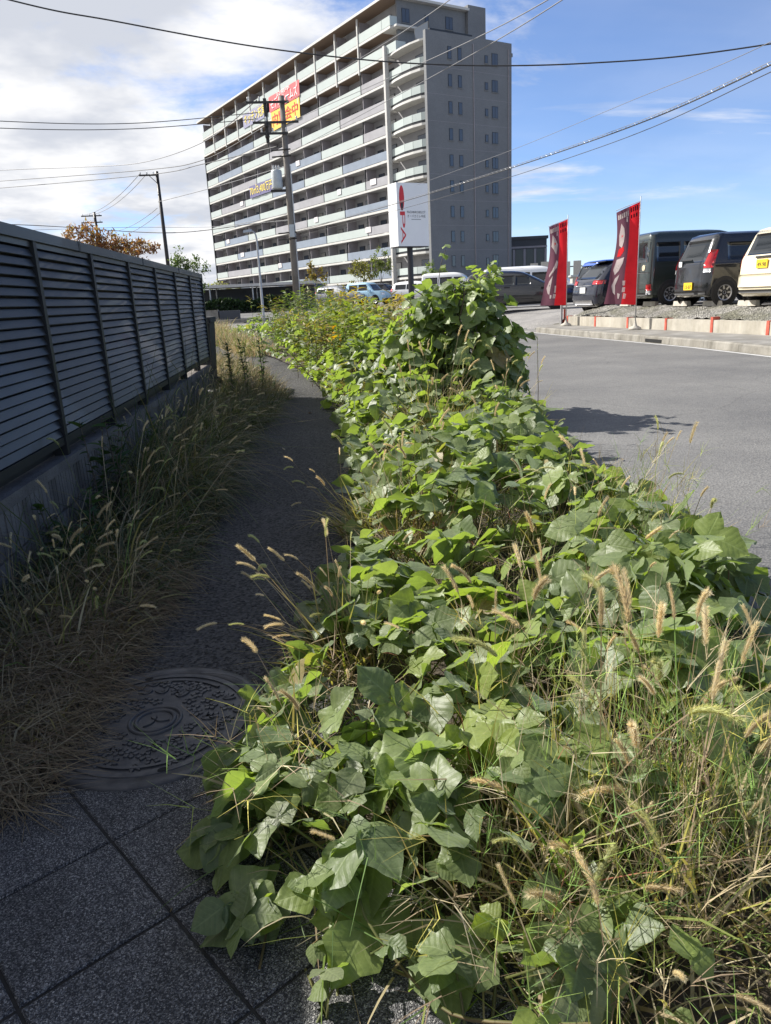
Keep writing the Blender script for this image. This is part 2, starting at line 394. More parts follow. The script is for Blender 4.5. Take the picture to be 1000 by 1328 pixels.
# ---------------- manhole cover
mh = thing('manhole_cover', 'round dark cast iron manhole cover with flower relief set in the path', 'manhole', (-.55, 2.04, .0075), rad(20))
MB().lathe([(.285, .0), (.287, .004), (.318, .004), (.331, .002), (.333, -.01)], 72).obj('frame_ring', M['iron'], mh, True)
cov = MB().lathe([(.0, .0), (.262, .0), (.262, .004), (.281, .004), (.284, .0)], 72).obj('plate', M['iron'], mh)
def poly_relief(b, pts, h=.004, z=0.0, bev=.002):
    n = len(pts); cx = sum(p[0] for p in pts) / n; cy = sum(p[1] for p in pts) / n
    inn = []
    for p in pts:
        d = math.hypot(p[0] - cx, p[1] - cy) + 1e-6; k = max(.3, 1 - bev / d); inn.append((cx + (p[0] - cx) * k, cy + (p[1] - cy) * k))
    b.add([(p[0], p[1], z - .001) for p in pts] + [(p[0], p[1], z + h) for p in inn],
          [tuple(range(n, 2 * n))] + [(i, (i + 1) % n, n + (i + 1) % n, n + i) for i in range(n)])
def petal(cx, cy, a, L, w, n=7):
    out = []
    for s_ in (1, -1):
        rng = range(n) if s_ == 1 else range(n - 1, -1, -1)
        for i in rng:
            t = i / (n - 1); ww = w * math.sin(PI * min(1, .08 + t * .92)) * s_ * (1 if 0 < i < n - 1 else .2)
            x = t * L; out.append((cx + x * math.cos(a) - ww * math.sin(a), cy + x * math.sin(a) + ww * math.cos(a)))
    return out
MB().lathe([(.050, 0), (.052, .005), (.062, .005), (.064, 0)], 40).lathe([(.070, 0), (.072, .005), (.080, .005), (.082, 0)], 40).obj('emblem_ring', M['iron'], mh, True)
b = MB()
for k in range(3): poly_relief(b, petal(0, 0, rad(90 + 120 * k), .046, .010), .005)
b.obj('emblem', M['iron'], mh)
def arcband(b, R0, a0, a1, w, cx=0, cy=0, h=.005, n=26):
    o = [(cx + (R0 + w) * math.cos(a0 + (a1 - a0) * i / n), cy + (R0 + w) * math.sin(a0 + (a1 - a0) * i / n)) for i in range(n + 1)]
    q = [(cx + R0 * math.cos(a0 + (a1 - a0) * i / n), cy + R0 * math.sin(a0 + (a1 - a0) * i / n)) for i in range(n + 1)]
    V = [(p[0], p[1], -.001) for p in o] + [(p[0], p[1], -.001) for p in q] + [(p[0], p[1], h) for p in o] + [(p[0], p[1], h) for p in q]
    k = n + 1; F = []
    for i in range(n):
        F += [(2 * k + i, 2 * k + i + 1, 3 * k + i + 1, 3 * k + i), (i, i + 1, 2 * k + i + 1, 2 * k + i), (k + i + 1, k + i, 3 * k + i, 3 * k + i + 1)]
    b.add(V, F)
for sgn in (0, PI):
    b = MB(); arcband(b, .235, sgn + rad(25), sgn + rad(120), .010, .0, .0); arcband(b, .21, sgn + rad(-40), sgn + rad(65), .008, .10 * math.cos(sgn + .3), .10 * math.sin(sgn + .3)); b.obj('ribbon', M['iron'], mh)
rf = random.Random(3)
def inside(x, y): return .092 < math.hypot(x, y) < .236
spots = []
for _try in range(6000):
    a, r_ = rf.uniform(0, 2 * PI), rf.uniform(.11, .232); x, y = r_ * math.cos(a), r_ * math.sin(a)
    if all(math.hypot(x - p[0], y - p[1]) > .036 for p in spots): spots.append((x, y))
for i, (x, y) in enumerate(spots):
    b = MB(); a0 = rf.uniform(0, 6)
    if i % 3:
        for k in range(5): poly_relief(b, petal(x + .004 * math.cos(a0 + k * 1.2566), y + .004 * math.sin(a0 + k * 1.2566), a0 + k * 1.2566, .020, .0085), .0042)
        b.obj('flower', M['iron'], mh)
    else:
        th = math.atan2(y, x)
        for k in (-1, 0, 1): poly_relief(b, petal(x, y, th + k * .6 + a0 * .15, .042, .008), .0042)
        b.obj('leaf_relief', M['iron'], mh)
for k, a in enumerate((rad(-95), rad(85))):
    b = MB(); b.prism([(.272 * math.cos(a) + .014 * math.cos(t), .272 * math.sin(a) + .010 * math.sin(t)) for t in np.linspace(0, 2 * PI, 14)[:-1]], .0041, .0049); b.obj('lift_hole', M['black_slot'], mh)

# ---------------- far kerb stones, pavement, retaining wall, gravel bank, lot
pavement = structure(sheet('pavement', lambda y: kerb_x(y) + .17, lambda y: max(float(wall_x(y)), float(kerb_x(y)) + .3), list(np.linspace(4, 23.2, 24)), 3, .148, M['pave']))
yk = np.arange(4.2, 23.4, 1.2)
for i, (ya, yb) in enumerate(zip(yk[:-1], yk[1:])):
    xa, xb = float(kerb_x(ya)), float(kerb_x(yb)); z0, z1 = float(terrain(xa, ya)), float(terrain(xb, yb))
    ya2, yb2 = ya + .004, yb - .004
    prof = [(0, -.05), (.012, .125), (.035, .148), (.168, .150), (.168, -.05)]
    slot = i in (5, 9)
    def kst(y0, y1, pr):
        b = MB(); n = len(pr)
        for yy in (y0, y1):
            f_ = (yy - ya) / (yb - ya); xx = xa + (xb - xa) * f_; zb = z0 + (z1 - z0) * f_
            b.v += [(xx + p[0], yy, zb + p[1]) for p in pr]
        b.f += [tuple(range(n)), tuple(reversed(range(n, 2 * n)))] + [(j, j + n, (j + 1) % n + n, (j + 1) % n) for j in range(n)]
        return b
    kst(ya2, yb2, prof).obj('kerbstone', M['kerb'], pavement)
    if slot: kst(ya2 + .3, yb2 - .25, [(-.006, .02), (-.004, .085), (.02, .085), (.02, .02)]).obj('drain_slot', M['black_slot'], pavement)
# gutter strip of rougher concrete in front of the kerb
structure(sheet('gutter', lambda y: kerb_x(y) - .055, lambda y: kerb_x(y) + .01, list(np.linspace(4, 23.4, 30)), 1, .006, M['kerb']))
rw = thing('retaining_wall', 'low cream concrete retaining wall with red painted strips below the car park', 'wall', (0, 0, 0))
ye = np.arange(9.0, 22.8, 1.7)
for i, (ya, yb) in enumerate(zip(ye[:-1], ye[1:])):
    for (p, q, nm, mt, dx, zt) in ((ya + .045, yb - .045, 'panel', 'retain', 0., .41), (yb - .04, yb + .04, 'red_strip', 'redpaint', -.012, .425 + .05 * (i == 3))):
        b = MB(); xa, xb = float(wall_x(p)) + dx, float(wall_x(q)) + dx
        b.add([(xa, p, .10), (xb, q, .10), (xb + .16, q, .10), (xa + .16, p, .10), (xa, p, zt), (xb, q, zt), (xb + .16, q, zt), (xa + .16, p, zt)],
              [(0, 1, 2, 3), (7, 6, 5, 4), (4, 5, 1, 0), (5, 6, 2, 1), (6, 7, 3, 2), (7, 4, 0, 3)])
        b.obj(nm, M[mt], rw)
def lot_edge(y):
    f_ = float(smooth(23.2, 25.5, y)); return float(wall_x(y)) * (1 - f_) + (float(kerb_x(y)) + .05) * f_
def lot_z(x, y):
    base = float(terrain(x, y)); hi = max(base, .66 - .20 * float(smooth(23.5, 29, y)))
    if x < lot_edge(y) - .001 and y > 23: return base - .12
    f_ = float(smooth(22.5, 23.7, y)); ze = .40 * (1 - f_) + (base + .01) * f_
    w_ = 1.3 * (1 - f_) + 4.0 * f_
    return ze + (hi - ze) * float(smooth(-.1, w_, x - lot_edge(y)))
def rough_z(x, y): return lot_z(x, y) + .035 * math.sin(7.3 * x + 2.1 * y) * math.sin(3.3 * y - 2 * x) + .02 * math.sin(19 * y + 11 * x)
structure(sheet('gravel_bank', lambda y: lot_edge(y) + (.12 if y < 22.6 else -.02), lambda y: lot_edge(y) + 1.15, list(np.linspace(7, 24.2, 160)), 12, .0, M['gravel'], rough_z))
structure(sheet('parking_lot', lambda y: lot_edge(y) + 1.1 - 1.16 * float(smooth(23.2, 24.1, y)), lambda y: 46, list(np.linspace(7, 52, 80)), 44, .004, M['lot'], lot_z))
for k, (ya, yb) in enumerate(((24.6, 24.75), (27.2, 27.35), (29.9, 30.05), (33, 33.15))):
    structure(sheet('bay_line', lambda y: wall_x(y) + 2.6, lambda y: wall_x(y) + 6.2, [ya, yb], 14, .010, M['white_line'], lot_z))
# slim guard post at the end of the wall
gp = thing('guard_post', 'slim grey steel post with red base at the end of the low wall', 'post', (float(wall_x(22.9)) - .05, 22.9, .12))
MB().tube([(0, 0, 0), (0, 0, .68)], .035, 10).obj('shaft', M['galv'], gp); MB().tube([(.1, 0, 0), (.1, 0, .5)], .03, 8).obj('red_stake', M['redpaint'], gp)

# ------------------------------------------------------------------ louvre fence on block wall
FX = -1.42
fence_pitch = 1.05
posts_y = [3.15 + fence_pitch * k for k in range(8)]          # ends at ~9.93
bw = thing('block_wall', 'low weathered concrete block wall under the louvre fence', 'wall', (FX, 0, 0))
bm_ = []
for k in range(3):
    b = MB(); nseg = 13
    # split-face block: vertical ribs on the path side
    for i in range(nseg):
        ya, yb = -.196 + .392 * i / nseg, -.196 + .392 * (i + 1) / nseg; d = .006 * ((i * 7 + k * 3) % 5) / 4
        b.box(-.09, .055 + d, ya, yb, -.094, .094)
    bm_.append(b.mesh('wall_block', M['block']))
for i in range(26):
    for j in range(2):
        y = -.4 + i * .4 + .2 * j; link('wall_block', bm_[(i * 2 + j) % 3], bw, loc=(random.uniform(-.003, .003), y, .10 + .2 * j))
cap_ = MB().box(-.10, .065, -1.0, 10.3, .397, .45); cap_.obj('coping', M['block'], bw)
lf = thing('louvre_fence', 'dark grey metal louvre fence standing on the low block wall left of the path', 'fence', (FX, 0, 0))
Z0, Z1, NS = .555, 1.535, 20
pit = (Z1 - Z0) / NS
def slat_mesh(L):
    b = MB(); y0, y1 = .022, L - .022
    pr = [(.030, .000), (.034, .004), (.018, pit * .82), (.004, pit * .86), (-.012, pit * .88), (-.012, pit * .82), (.006, pit * .78), (.020, .006)]
    n = len(pr)
    for yy in (y0, y1): b.v += [(p[0], yy, p[1]) for p in pr]
    b.f += [tuple(range(n)), tuple(reversed(range(n, 2 * n)))] + [(j, j + n, (j + 1) % n + n, (j + 1) % n) for j in range(n)]
    return b.mesh('slat', M['fence'])
sm_ = slat_mesh(fence_pitch)
post_me = MB().box(-.03, .045, -.022, .022, .45, Z1 + .03).mesh('post', M['fence_dark'])
for k, y in enumerate(posts_y):
    link('post', post_me, lf, loc=(0, y, 0))
    if k < len(posts_y) - 1:
        MB().box(-.045, -.032, y - .02, y + fence_pitch - .023, .4535 if k < 5 else Z0 - .04, Z1 + .03).obj('sunblock_backing', M['fence_dark'], lf)  # added dark plate behind the slats to block the sun
        MB().box(-.028, .036, y + .023, y + fence_pitch - .023, Z0 - .045, Z0 - .004).obj('bottom_rail', M['fence_dark'], lf)
        MB().box(-.028, .030, y + .023, y + fence_pitch - .023, Z1 + .001, Z1 + .030).obj('upper_rail', M['fence'], lf)
        for s in range(NS): link('slat', sm_, lf, loc=(random.uniform(-.0015, .0015), y, Z0 + s * pit + random.uniform(-.0012, .0012)), rot=(random.uniform(-.0012, .0012), 0, 0))
for k in range(4):
    L = posts_y[-1] - posts_y[0]; a = posts_y[0] + L * k / 4; b_ = posts_y[0] + L * (k + 1) / 4
    MB().box(-.04, .05, a + .003, b_ - .003, Z1 + .031, Z1 + .085).obj('top_rail', M['fence'], lf)
    MB().box(-.042, .052, b_ - .02, b_ + .02 if k < 3 else b_ + .004, Z1 + .029, Z1 + .088).obj('rail_joint', M['fence_dark'], lf)
# unseen lower run of fence, added; its top shapes the sun on the paving
LOWTOP = 1.30
lf2 = thing('unseen_low_fence', 'unseen lower run of louvre fence, added to shape sun on the paving', 'fence', (FX, 0, 0))
for k in range(4):
    y = -1.04 + k * 1.045
    MB().box(-.03, .04, y - .02, y + .02, .4505, LOWTOP + .02).obj('post', M['fence_dark'], lf2)
    MB().box(-.045, -.032, y - .02, y + 1.05, .4535, LOWTOP).obj('sunblock_backing', M['fence_dark'], lf2)  # same added plate, closes off stray sun on the paving
    for s in range(15): link('slat', sm_, lf2, loc=(0, y, Z0 + s * pit))
# dark bin past the end of the fence
bn = thing('waste_bin', 'dark plastic bin standing past the far end of the louvre fence', 'bin', (-1.66, 11.2, 0))
b = MB(); b.add([(-.22, -.25, .05), (.22, -.25, .05), (.22, .25, .05), (-.22, .25, .05), (-.27, -.30, 1.0), (.27, -.30, 1.0), (.27, .30, 1.0), (-.27, .30, 1.0)],
                [(0, 3, 2, 1), (4, 5, 6, 7), (0, 1, 5, 4), (1, 2, 6, 5), (2, 3, 7, 6), (3, 0, 4, 7)]); b.obj('bin_body', M['rubber'], bn)
MB().box(-.29, .29, -.33, .32, .985, 1.06).box(-.27, .27, -.36, -.331, .97, 1.02).obj('lid', M['rubber'], bn)
for s in (-1, 1): MB().lathe([(.0, -.03), (.09, -.03), (.1, 0), (.09, .03), (0, .03)], 14, 'y').obj('wheel', M['rubber'], bn, loc=(.2 * s, .28, .1))

# ------------------------------------------------------------------ apartment building
M['b_wall'] = flat('grey_tile_wall', (.235, .225, .215), .75, var=.07, scale=.6)
m = Mat('side_wall_tile', rough=.75)
br = m.t.nodes.new('ShaderNodeTexBrick'); br.inputs['Scale'].default_value = 3.0; br.inputs['Color1'].default_value = (.160, .166, .175, 1); br.inputs['Color2'].default_value = (.185, .19, .198, 1); br.inputs['Mortar'].default_value = (.150, .155, .163, 1); br.inputs['Mortar Size'].default_value = .012
mp = m.t.nodes.new('ShaderNodeMapping'); mp.inputs['Rotation'].default_value = (rad(90), 0, 0); m.t.links.new(m.coord(), mp.inputs[0]); m.t.links.new(mp.outputs[0], br.inputs[0])
m.color(m.mix(.6, br.outputs[0], m.ramp(m.noise(.35, 5), [(.3, (.85,) * 3), (.7, (1.1,) * 3)]), 'MULTIPLY')); M['b_side'] = m.m
M['b_slab'] = flat('slab_cream', (.54, .53, .50), .75, var=.08, scale=.8)
M['b_soffit'] = flat('roof_brown', (.20, .14, .10), .8)
M['b_pale'] = flat('pale_green_panel', (.44, .49, .47), .35, var=.05, scale=.5)
M['b_blue'] = flat('blue_grey_glass', (.24, .28, .34), .15, var=.12, scale=.4)
M['b_mauve'] = flat('mauve_grey_panel', (.34, .335, .35), .3, var=.10, scale=.5)
M['b_inner'] = flat('balcony_wall', (.31, .305, .31), .8, var=.1, scale=.5)
M['b_part'] = flat('partition_grey', (.28, .26, .28), .6)
M['b_dark'] = flat('dark_frame', (.025, .027, .03), .4, .2)
M['b_white'] = flat('white_column', (.50, .49, .47), .7)
def glass(name, c=(.03, .04, .05), rough=.06): 
    m = Mat(name, c, rough, 0, .5, .2); return m.m
M['glass'] = glass('window_glass')
M['glass_b'] = glass('window_glass_bluish', (.055, .07, .095), .1)
M['laundry'] = flat('laundry_cloth', (.72, .68, .68), .9)
BX, BY, BRZ = 16.0, 99.67, rad(26.5)
B = thing('apartment_building', 'eleven storey grey apartment block with long cream balconies and blank side wall', 'building', (BX, BY, .8), BRZ)
FH, NB, BW, Y0 = 3.03, 11, 6.32, 8.6
YE = Y0 + NB * BW
# core walls, set back behind the balconies
MB().box(1.8, 13.9, .5, YE, 0, 10 * FH + .02).obj('wall', M['b_inner'], B)
MB().box(.35, 13.95, 0, .495, 0, 10 * FH + .75).obj('side_wall', M['b_side'], B)
MB().box(13.0, 13.95, .5, YE, 10 * FH + .03, 10 * FH + .75).obj('parapet', M['b_side'], B)
MB().box(1.8, 11.9, 7.2, YE, 10 * FH + .03, 12 * FH).obj('upper_wall', M['b_inner'], B)
MB().box(1.0, 11.95, 6.9, 7.19, 10 * FH + .03, 12 * FH + .55).obj('upper_side_wall', M['b_side'], B)
MB().box(12.0, 15.0, 6.4, 13, 10 * FH + .03, 12 * FH + .75).obj('stair_tower', M['b_side'], B)
MB().box(-.05, .5, YE + .02, YE + .35, 0, 9.9 * FH).obj('end_fin', M['b_dark'], B)
rfm = MB().box(-.75, 12.1, 6.2, YE + .9, 12 * FH + .01, 12 * FH + .30).obj('roof', M['b_slab'], B)
MB().box(-.70, 1.7, 6.3, YE + .85, 12 * FH - .02, 12 * FH + .005).obj('eaves_soffit', M['b_soffit'], rfm)
MB().tube([(6, 60, 12 * FH), (6, 60, 12 * FH + 5)], .05, 6).obj('mast', M['galv'], rfm)
# slabs
for k in range(1, 12):
    if k < 10: MB().box(0, 1.795, Y0 + .3, YE, k * FH - .30, k * FH - .02).obj('slab', M['b_slab'], B)
    else: MB().box(-.12, 1.795, 6.9 if k == 11 else Y0 + .3, YE + .3, k * FH - .30, k * FH - .02).obj('slab', M['b_slab'], B)
    MB().box(.02, 1.79, Y0 + .3, YE - .02, k * FH - .335, k * FH - .302).obj('slab_underside', M['b_inner'] if k < 10 else M['b_soffit'], B)
pan = {}
def panel_mesh(L, mk):
    key = (round(L, 2), mk)
    if key not in pan:
        pan[key] = MB().box(-.03, .03, .05, L - .05, .04, 1.12).mesh('balcony_panel', M[mk])
    return pan[key]
rp = random.Random(5)
div = MB().box(-.06, .10, -.06, .06, .02, FH - .34).mesh('divider', M['b_dark'])
for k in range(0, 12):
    z = k * FH
    if k >= 10:
        edges = [(Y0 + .3 + (0 if j == 0 else BW * j - .3), Y0 + BW * (j + 1), 'b_pale') for j in range(NB)]
    else:
        off = .5 if k % 2 == 0 else 1.0
        ed = [YE]; pale = True
        y = YE - 2 * BW * off; edges = [(max(y, Y0 + .3), YE, 'b_pale')]
        while y > Y0 + .4:
            pale = not pale; y2 = max(y - 2 * BW, Y0 + .3)
            mk = 'b_pale' if pale else ('b_mauve' if rp.random() < .28 else 'b_blue')
            edges.append((y2, y, mk))
            link('divider', div, B, loc=(.02, y, z)); y = y2
    for a, b_, mk in edges:
        if b_ - a > .3: link('balcony_panel', panel_mesh(b_ - a, mk), B, loc=(.03 if k < 10 else -.06, a, z))
part_me = MB().box(.25, 1.78, -.05, .05, 0, FH - .36).mesh('partition', M['b_part'])
win_me = MB().box(1.70, 1.795, 0, 2.5, .05, 2.1).mesh('balcony_window', M['b_dark'])
pane_me = MB().box(1.685, 1.699, .07, 2.43, .12, 2.03).mesh('pane', M['glass'])
win2_me = MB().box(1.70, 1.795, 0, 1.5, .75, 2.0).mesh('balcony_window', M['b_dark'])
pane2_me = MB().box(1.685, 1.699, .07, 1.43, .82, 1.93).mesh('pane', M['glass_b'])
M['curtain'] = flat('curtain_glass', (.30, .29, .27), .2, coat=.3); M['ac'] = flat('ac_unit_white', (.62, .61, .58), .5)
pane_c = MB().box(1.685, 1.699, .07, 2.43, .12, 2.03).mesh('pane', M['curtain']); pane2_c = MB().box(1.685, 1.699, .07, 1.43, .82, 1.93).mesh('pane', M['curtain'])
ac_me = MB().box(1.3, 1.65, 0, .8, .02, .62).box(1.285, 1.299, .1, .6, .08, .56).mesh('air_conditioner', M['ac'])
for k in range(0, 12):
    for j in range(NB):
        if rp.random() < .6: link('air_conditioner', ac_me, B, loc=(0, Y0 + BW * j + rp.choice((3.15, 5.0)), k * FH))
        y = Y0 + BW * j; z = k * FH
        link('partition', part_me, B, loc=(0, y + (BW if j % 1 == 0 else 0) - .0, z) if j < NB - 1 else (0, YE - .06, z))
        w = link('balcony_window', win_me, B, loc=(0, y + .6, z)); link('pane', pane_c if rp.random() < .3 else pane_me, w)
        w = link('balcony_window', win2_me, B, loc=(0, y + 4.0, z)); link('pane', pane2_c if rp.random() < .3 else pane2_me, w)
fin = MB().box(-.16, .06, -.12, .12, 9 * FH + 2.4, 12 * FH - .03).mesh('fin', M['b_white'])
for j in range(1, NB): link('fin', fin, B, loc=(-.05, Y0 + BW * j, 0))
MB().box(-.16, .42, Y0 - .15, Y0 + .27, 0, 10 * FH + 1.2).obj('pillar', M['b_white'], B)
# rounded balconies of the near bay
curve = [(.45, Y0 - .2), (.12, 6.6), (.02, 4.8), (.10, 3.0), (.42, 1.4), (.9, .55)]
slabc = MB().prism(curve + [(1.79, .52), (1.79, Y0 - .2)], -.30, -.02).mesh('curved_slab', M['b_slab'])
capc = MB().prism(curve + [(1.79, .52), (1.79, Y0 - .2)], -.12, .10).mesh('curved_slab', M['b_slab'])
def seg_panel(p, q, z0, z1, t, mk, nm):
    d = Vector((q[0] - p[0], q[1] - p[1], 0)).normalized(); n_ = Vector((d.y, -d.x, 0)) * t
    P, Q = Vector((*p, 0)) + d * .03, Vector((*q, 0)) - d * .03
    return MB().prism([(P.x, P.y), (Q.x, Q.y), (Q.x + n_.x, Q.y + n_.y), (P.x + n_.x, P.y + n_.y)][::-1], z0, z1).mesh(nm, M[mk])
cp = [(curve[0], curve[2]), (curve[2], curve[3]), (curve[3], curve[4]), (curve[4], curve[5])]
cpm = [seg_panel((a[0] + .05, a[1]), (b_[0] + .05, b_[1]), .28, 1.15, .05, 'b_pale', 'balcony_panel') for a, b_ in cp]
cpd = [seg_panel((a[0] + .10, a[1]), (b_[0] + .10, b_[1]), -.01, .27, .04, 'b_dark', 'dark_gap_strip') for a, b_ in cp]  # dark strip standing in for the shaded gap below the glass panels
nearwin = MB().box(1.70, 1.79, 1.2, 4.2, .05, 2.1).mesh('balcony_window', M['b_dark']); nearpane = MB().box(1.685, 1.699, 1.3, 4.1, .12, 2.03).mesh('pane', M['glass_b'])
for k in range(1, 11):
    z = k * FH
    link('curved_slab', slabc if k < 10 else capc, B, loc=(0, 0, z))
    if k < 10:
        for me in cpm: link('balcony_panel', me, B, loc=(0, 0, z))
        for me in cpd: link('dark_gap_strip', me, B, loc=(0, 0, z))
    w = link('balcony_window', nearwin, B, loc=(0, 0, z)); link('pane', nearpane, w)
link('balcony_panel', MB().box(.2, .26, 6.2, Y0 - .2, .05, 1.1).mesh('balcony_panel', M['b_pale']), B, loc=(0, 0, 10 * FH + .12))
link('balcony_panel', MB().box(.27, 1.7, 6.2, 6.26, .05, 1.1).mesh('balcony_panel', M['b_pale']), B, loc=(0, 0, 10 * FH + .12))
# upper terrace return panels and slab
link('balcony_panel', MB().box(-.1, 1.0, 6.92, 6.98, .04, 1.12).mesh('balcony_panel', M['b_pale']), B, loc=(0, 0, 11 * FH))
link('balcony_panel', MB().box(-.1, -.04, 7.0, Y0 + .25, .04, 1.12).mesh('balcony_panel', M['b_pale']), B, loc=(0, 0, 11 * FH))
MB().box(.2, 4.2, 5.9, 6.88, 11 * FH - .25, 11 * FH - .02).obj('canopy', M['b_slab'], B)
# windows of the side wall: frame, panes, sill
def side_window(x, zc, w, h, ypl):
    f_ = MB().box(-w / 2, w / 2, -.03, .04, -h / 2, h / 2).obj('window', M['b_dark'], B, loc=(x, ypl, zc))
    np_ = 2 if w > .9 else 1
    for i in range(np_):
        a = -w / 2 + .06 + i * (w - .06) / np_; c_ = a + (w - .06) / np_ - .06
        MB().box(a, c_, -.045, -.031, -h / 2 + .07, h / 2 - .07).obj('pane', M['glass_b'], f_)
    MB().box(-w / 2 - .05, w / 2 + .05, -.10, .02, -h / 2 - .08, -h / 2 - .005).obj('sill', M['b_side'], f_)
for k in range(1, 10):
    zc = k * FH + 1.64
    for x, w, h in ((3.9, .6, 1.4), (5.45, .6, 1.4), (9.7, .52, .9), (11.1, 1.0, 1.4)): side_window(x, zc - (.12 if x == 9.7 else 0), w, h, -.005)
for x, w, h in ((2.3, 1.2, 1.6), (5.6, .6, .95), (9.2, 1.2, 1.5)): side_window(x, 10 * FH + 4.4, w, h, 6.895)
rbm = MB().box(13.97, 14.55, .8, 3.5, -.1, 1.1).mesh('rear_balcony', M['b_pale'])
for k in range(1, 10): link('rear_balcony', rbm, B, loc=(0, 0, k * FH))
MB().box(13.97, 14.5, .4, 1.1, 10 * FH - .6, 10 * FH - .2).obj('rear_bracket', M['b_side'], B)
for xx_ in (7.6, 13.4): MB().tube([(xx_, -.07, .2), (xx_, -.07, 10 * FH)], .06, 8).obj('downpipe', M['b_part'], B)
for k in range(1, 10): MB().box(.4, 13.9, -.006, -.001, k * FH - .03, k * FH + .0).obj('tile_joint', M['b_part'], B)
MB().box(1.0, 7.5, .0, .3, 10 * FH + .76, 10 * FH + .95).obj('roof_rail', M['b_dark'], B)
# laundry and quilts over a few balconies
for k, y, L in ((6, 60, 1.4), (5, 12, 1.5), (4, 30, 1.2), (3, 62, 1.6), (7, 35, 1.3), (2, 45, 1.3), (4, 69, 1.5), (3, 14, 1.4), (5, 22, 1.1)):
    MB().box(-.10, -.04, y, y + L, .45, 1.16).box(-.10, .2, y, y + L, 1.15, 1.19).obj('hanging_quilt', M['laundry'], B, loc=(0, 0, k * FH))
# entrance wall and planters at the foot of the facade
MB().box(-3.0, -2.8, 2, 40, 0, 2.0).obj('garden_wall', M['b_inner'], B)

def text_mesh(s, size, m, name='lettering', ext=.01, align='CENTER'):
    cu = bpy.data.curves.new('t', 'FONT'); cu.body = s; cu.size = size; cu.align_x = align; cu.align_y = 'CENTER'; cu.extrude = ext; cu.resolution_u = 3
    o = bpy.data.objects.new('t', cu); COL.objects.link(o)
    me = bpy.data.meshes.new_from_object(o.evaluated_get(bpy.context.evaluated_depsgraph_get()))
    bpy.data.objects.remove(o); bpy.data.curves.remove(cu)
    me.name = name; me.materials.clear(); me.materials.append(m); return me
M['ban_red'] = flat('banner_red', (.62, .10, .11), .7); M['ban_yel'] = flat('banner_yellow', (.85, .50, .07), .7)
M['ban_pur'] = flat('banner_violet', (.13, .12, .24), .7); M['ban_blu'] = flat('banner_slate', (.25, .25, .36), .7)
M['t_white'] = flat('print_white', (.85, .83, .82), .7, var=.03); M['t_yel'] = flat('print_yellow', (.85, .68, .12), .7, var=.03); M['t_red'] = flat('print_red', (.62, .05, .05), .7, var=.03)
def banner(y0, y1, z0, z1, mk, txts, label):
    # hangs on the balcony fronts; local x runs to the viewer's right (towards the near end)
    w, h = y1 - y0, z1 - z0
    o = thing('banner', label, 'banner', (0, 0, 0))
    o.matrix_world = Matrix.Translation((BX, BY, .8)) @ Matrix.Rotation(BRZ, 4, 'Z') @ Matrix.Translation((-.22, (y0 + y1) / 2, (z0 + z1) / 2)) @ Matrix.Rotation(-PI / 2, 4, 'Z')
    nx, nz = 14, 5; V, F = [], []
    for j in range(nz + 1):
        for i in range(nx + 1):
            V.append((-w / 2 + w * i / nx, .035 * math.sin(i * 1.3 + j * .6), -h / 2 + h * j / nz))
    for j in range(nz):
        for i in range(nx): k = j * (nx + 1) + i; F.append((k, k + 1, k + nx + 2, k + nx + 1))
    b = MB(); b.v = V; b.f = F; b.obj('cloth', M[mk], o, True)
    for (s, size, mt, zz_, fitw) in txts:
        me = text_mesh(s, size, M[mt]); xs = [v.co.x for v in me.vertices]; sx = fitw / (max(xs) - min(xs))
        link('lettering', me, o, loc=(0, -.06, zz_), rot=(PI / 2, 0, 0), scale=(sx, 1.35, 1))
banner(33.0, 44.5, 31.2, 33.5, 'ban_red', [('モデルルームズ', 1.2, 't_white', -.25, 10.2), ('公開中', .5, 't_white', .8, 5)], 'faded red sales banner with white lettering high on the apartment balconies')
banner(33.3, 44.1, 28.3, 31.1, 'ban_yel', [('内覧会中', 1.5, 't_red', -.05, 9.6)], 'yellow sales banner with red lettering just below the red banner')
banner(45.5, 56.2, 31.0, 33.2, 'ban_blu', [('キッチン充実', 1.35, 't_yel', 0, 9.2)], 'slate blue banner with yellowish lettering left of the red banner')
banner(45.2, 56.1, 19.3, 21.3, 'ban_pur', [('70㎡3,400万円', 1.25, 't_yel', 0, 10.2)], 'dark violet price banner reading 3,400 on the middle balconies')

# ------------------------------------------------------------------ dark low building and slatted screen to the right
M['d_wall'] = flat('dark_cladding', (.045, .05, .06), .6, var=.15, scale=.6); M['d_win'] = flat('dark_window', (.012, .014, .02), .15)
D = thing('low_building', 'dark three storey block with rows of windows behind the car park', 'building', (30.5, 118, .8), rad(-6))
MB().box(0, 6.6, 0, 14, 0, 8.0).obj('wall', M['d_wall'], D)
MB().box(-.2, 6.8, -.2, 14.2, 8.01, 8.45).obj('roof', M['d_wall'], D)
for zz_, hh in ((.8, 1.9), (4.2, 2.4)):
    MB().box(-.05, 6.65, -.12, -.005, zz_ + hh + .15, zz_ + hh + .42).obj('band', M['b_part'], D)
    for i in range(4):
        f_ = MB().box(0, 1.15, -.05, -.004, 0, hh).obj('window', M['d_win'], D, loc=(.2 + i * 1.62, 0, zz_))
        MB().box(1.2, 1.55, -.14, -.006, 0, hh).obj('mullion', M['b_part'], f_)
M['screen'] = flat('beige_screen', (.42, .40, .36), .7)
S = thing('slat_screen', 'beige vertical slatted screen in front of the dark block', 'screen', (25.6, 87, .8), rad(-14))
sme = MB().box(0, .85, 0, .08, 0, 3.6).mesh('slat', M['screen'])
for i in range(5): link('slat', sme, S, loc=(i * 1.2, 0, random.uniform(-.2, .1)))
for z in (.6, 2.8): MB().box(-.1, 5.8, .085, .16, z, z + .12).obj('rail', M['d_wall'], S)
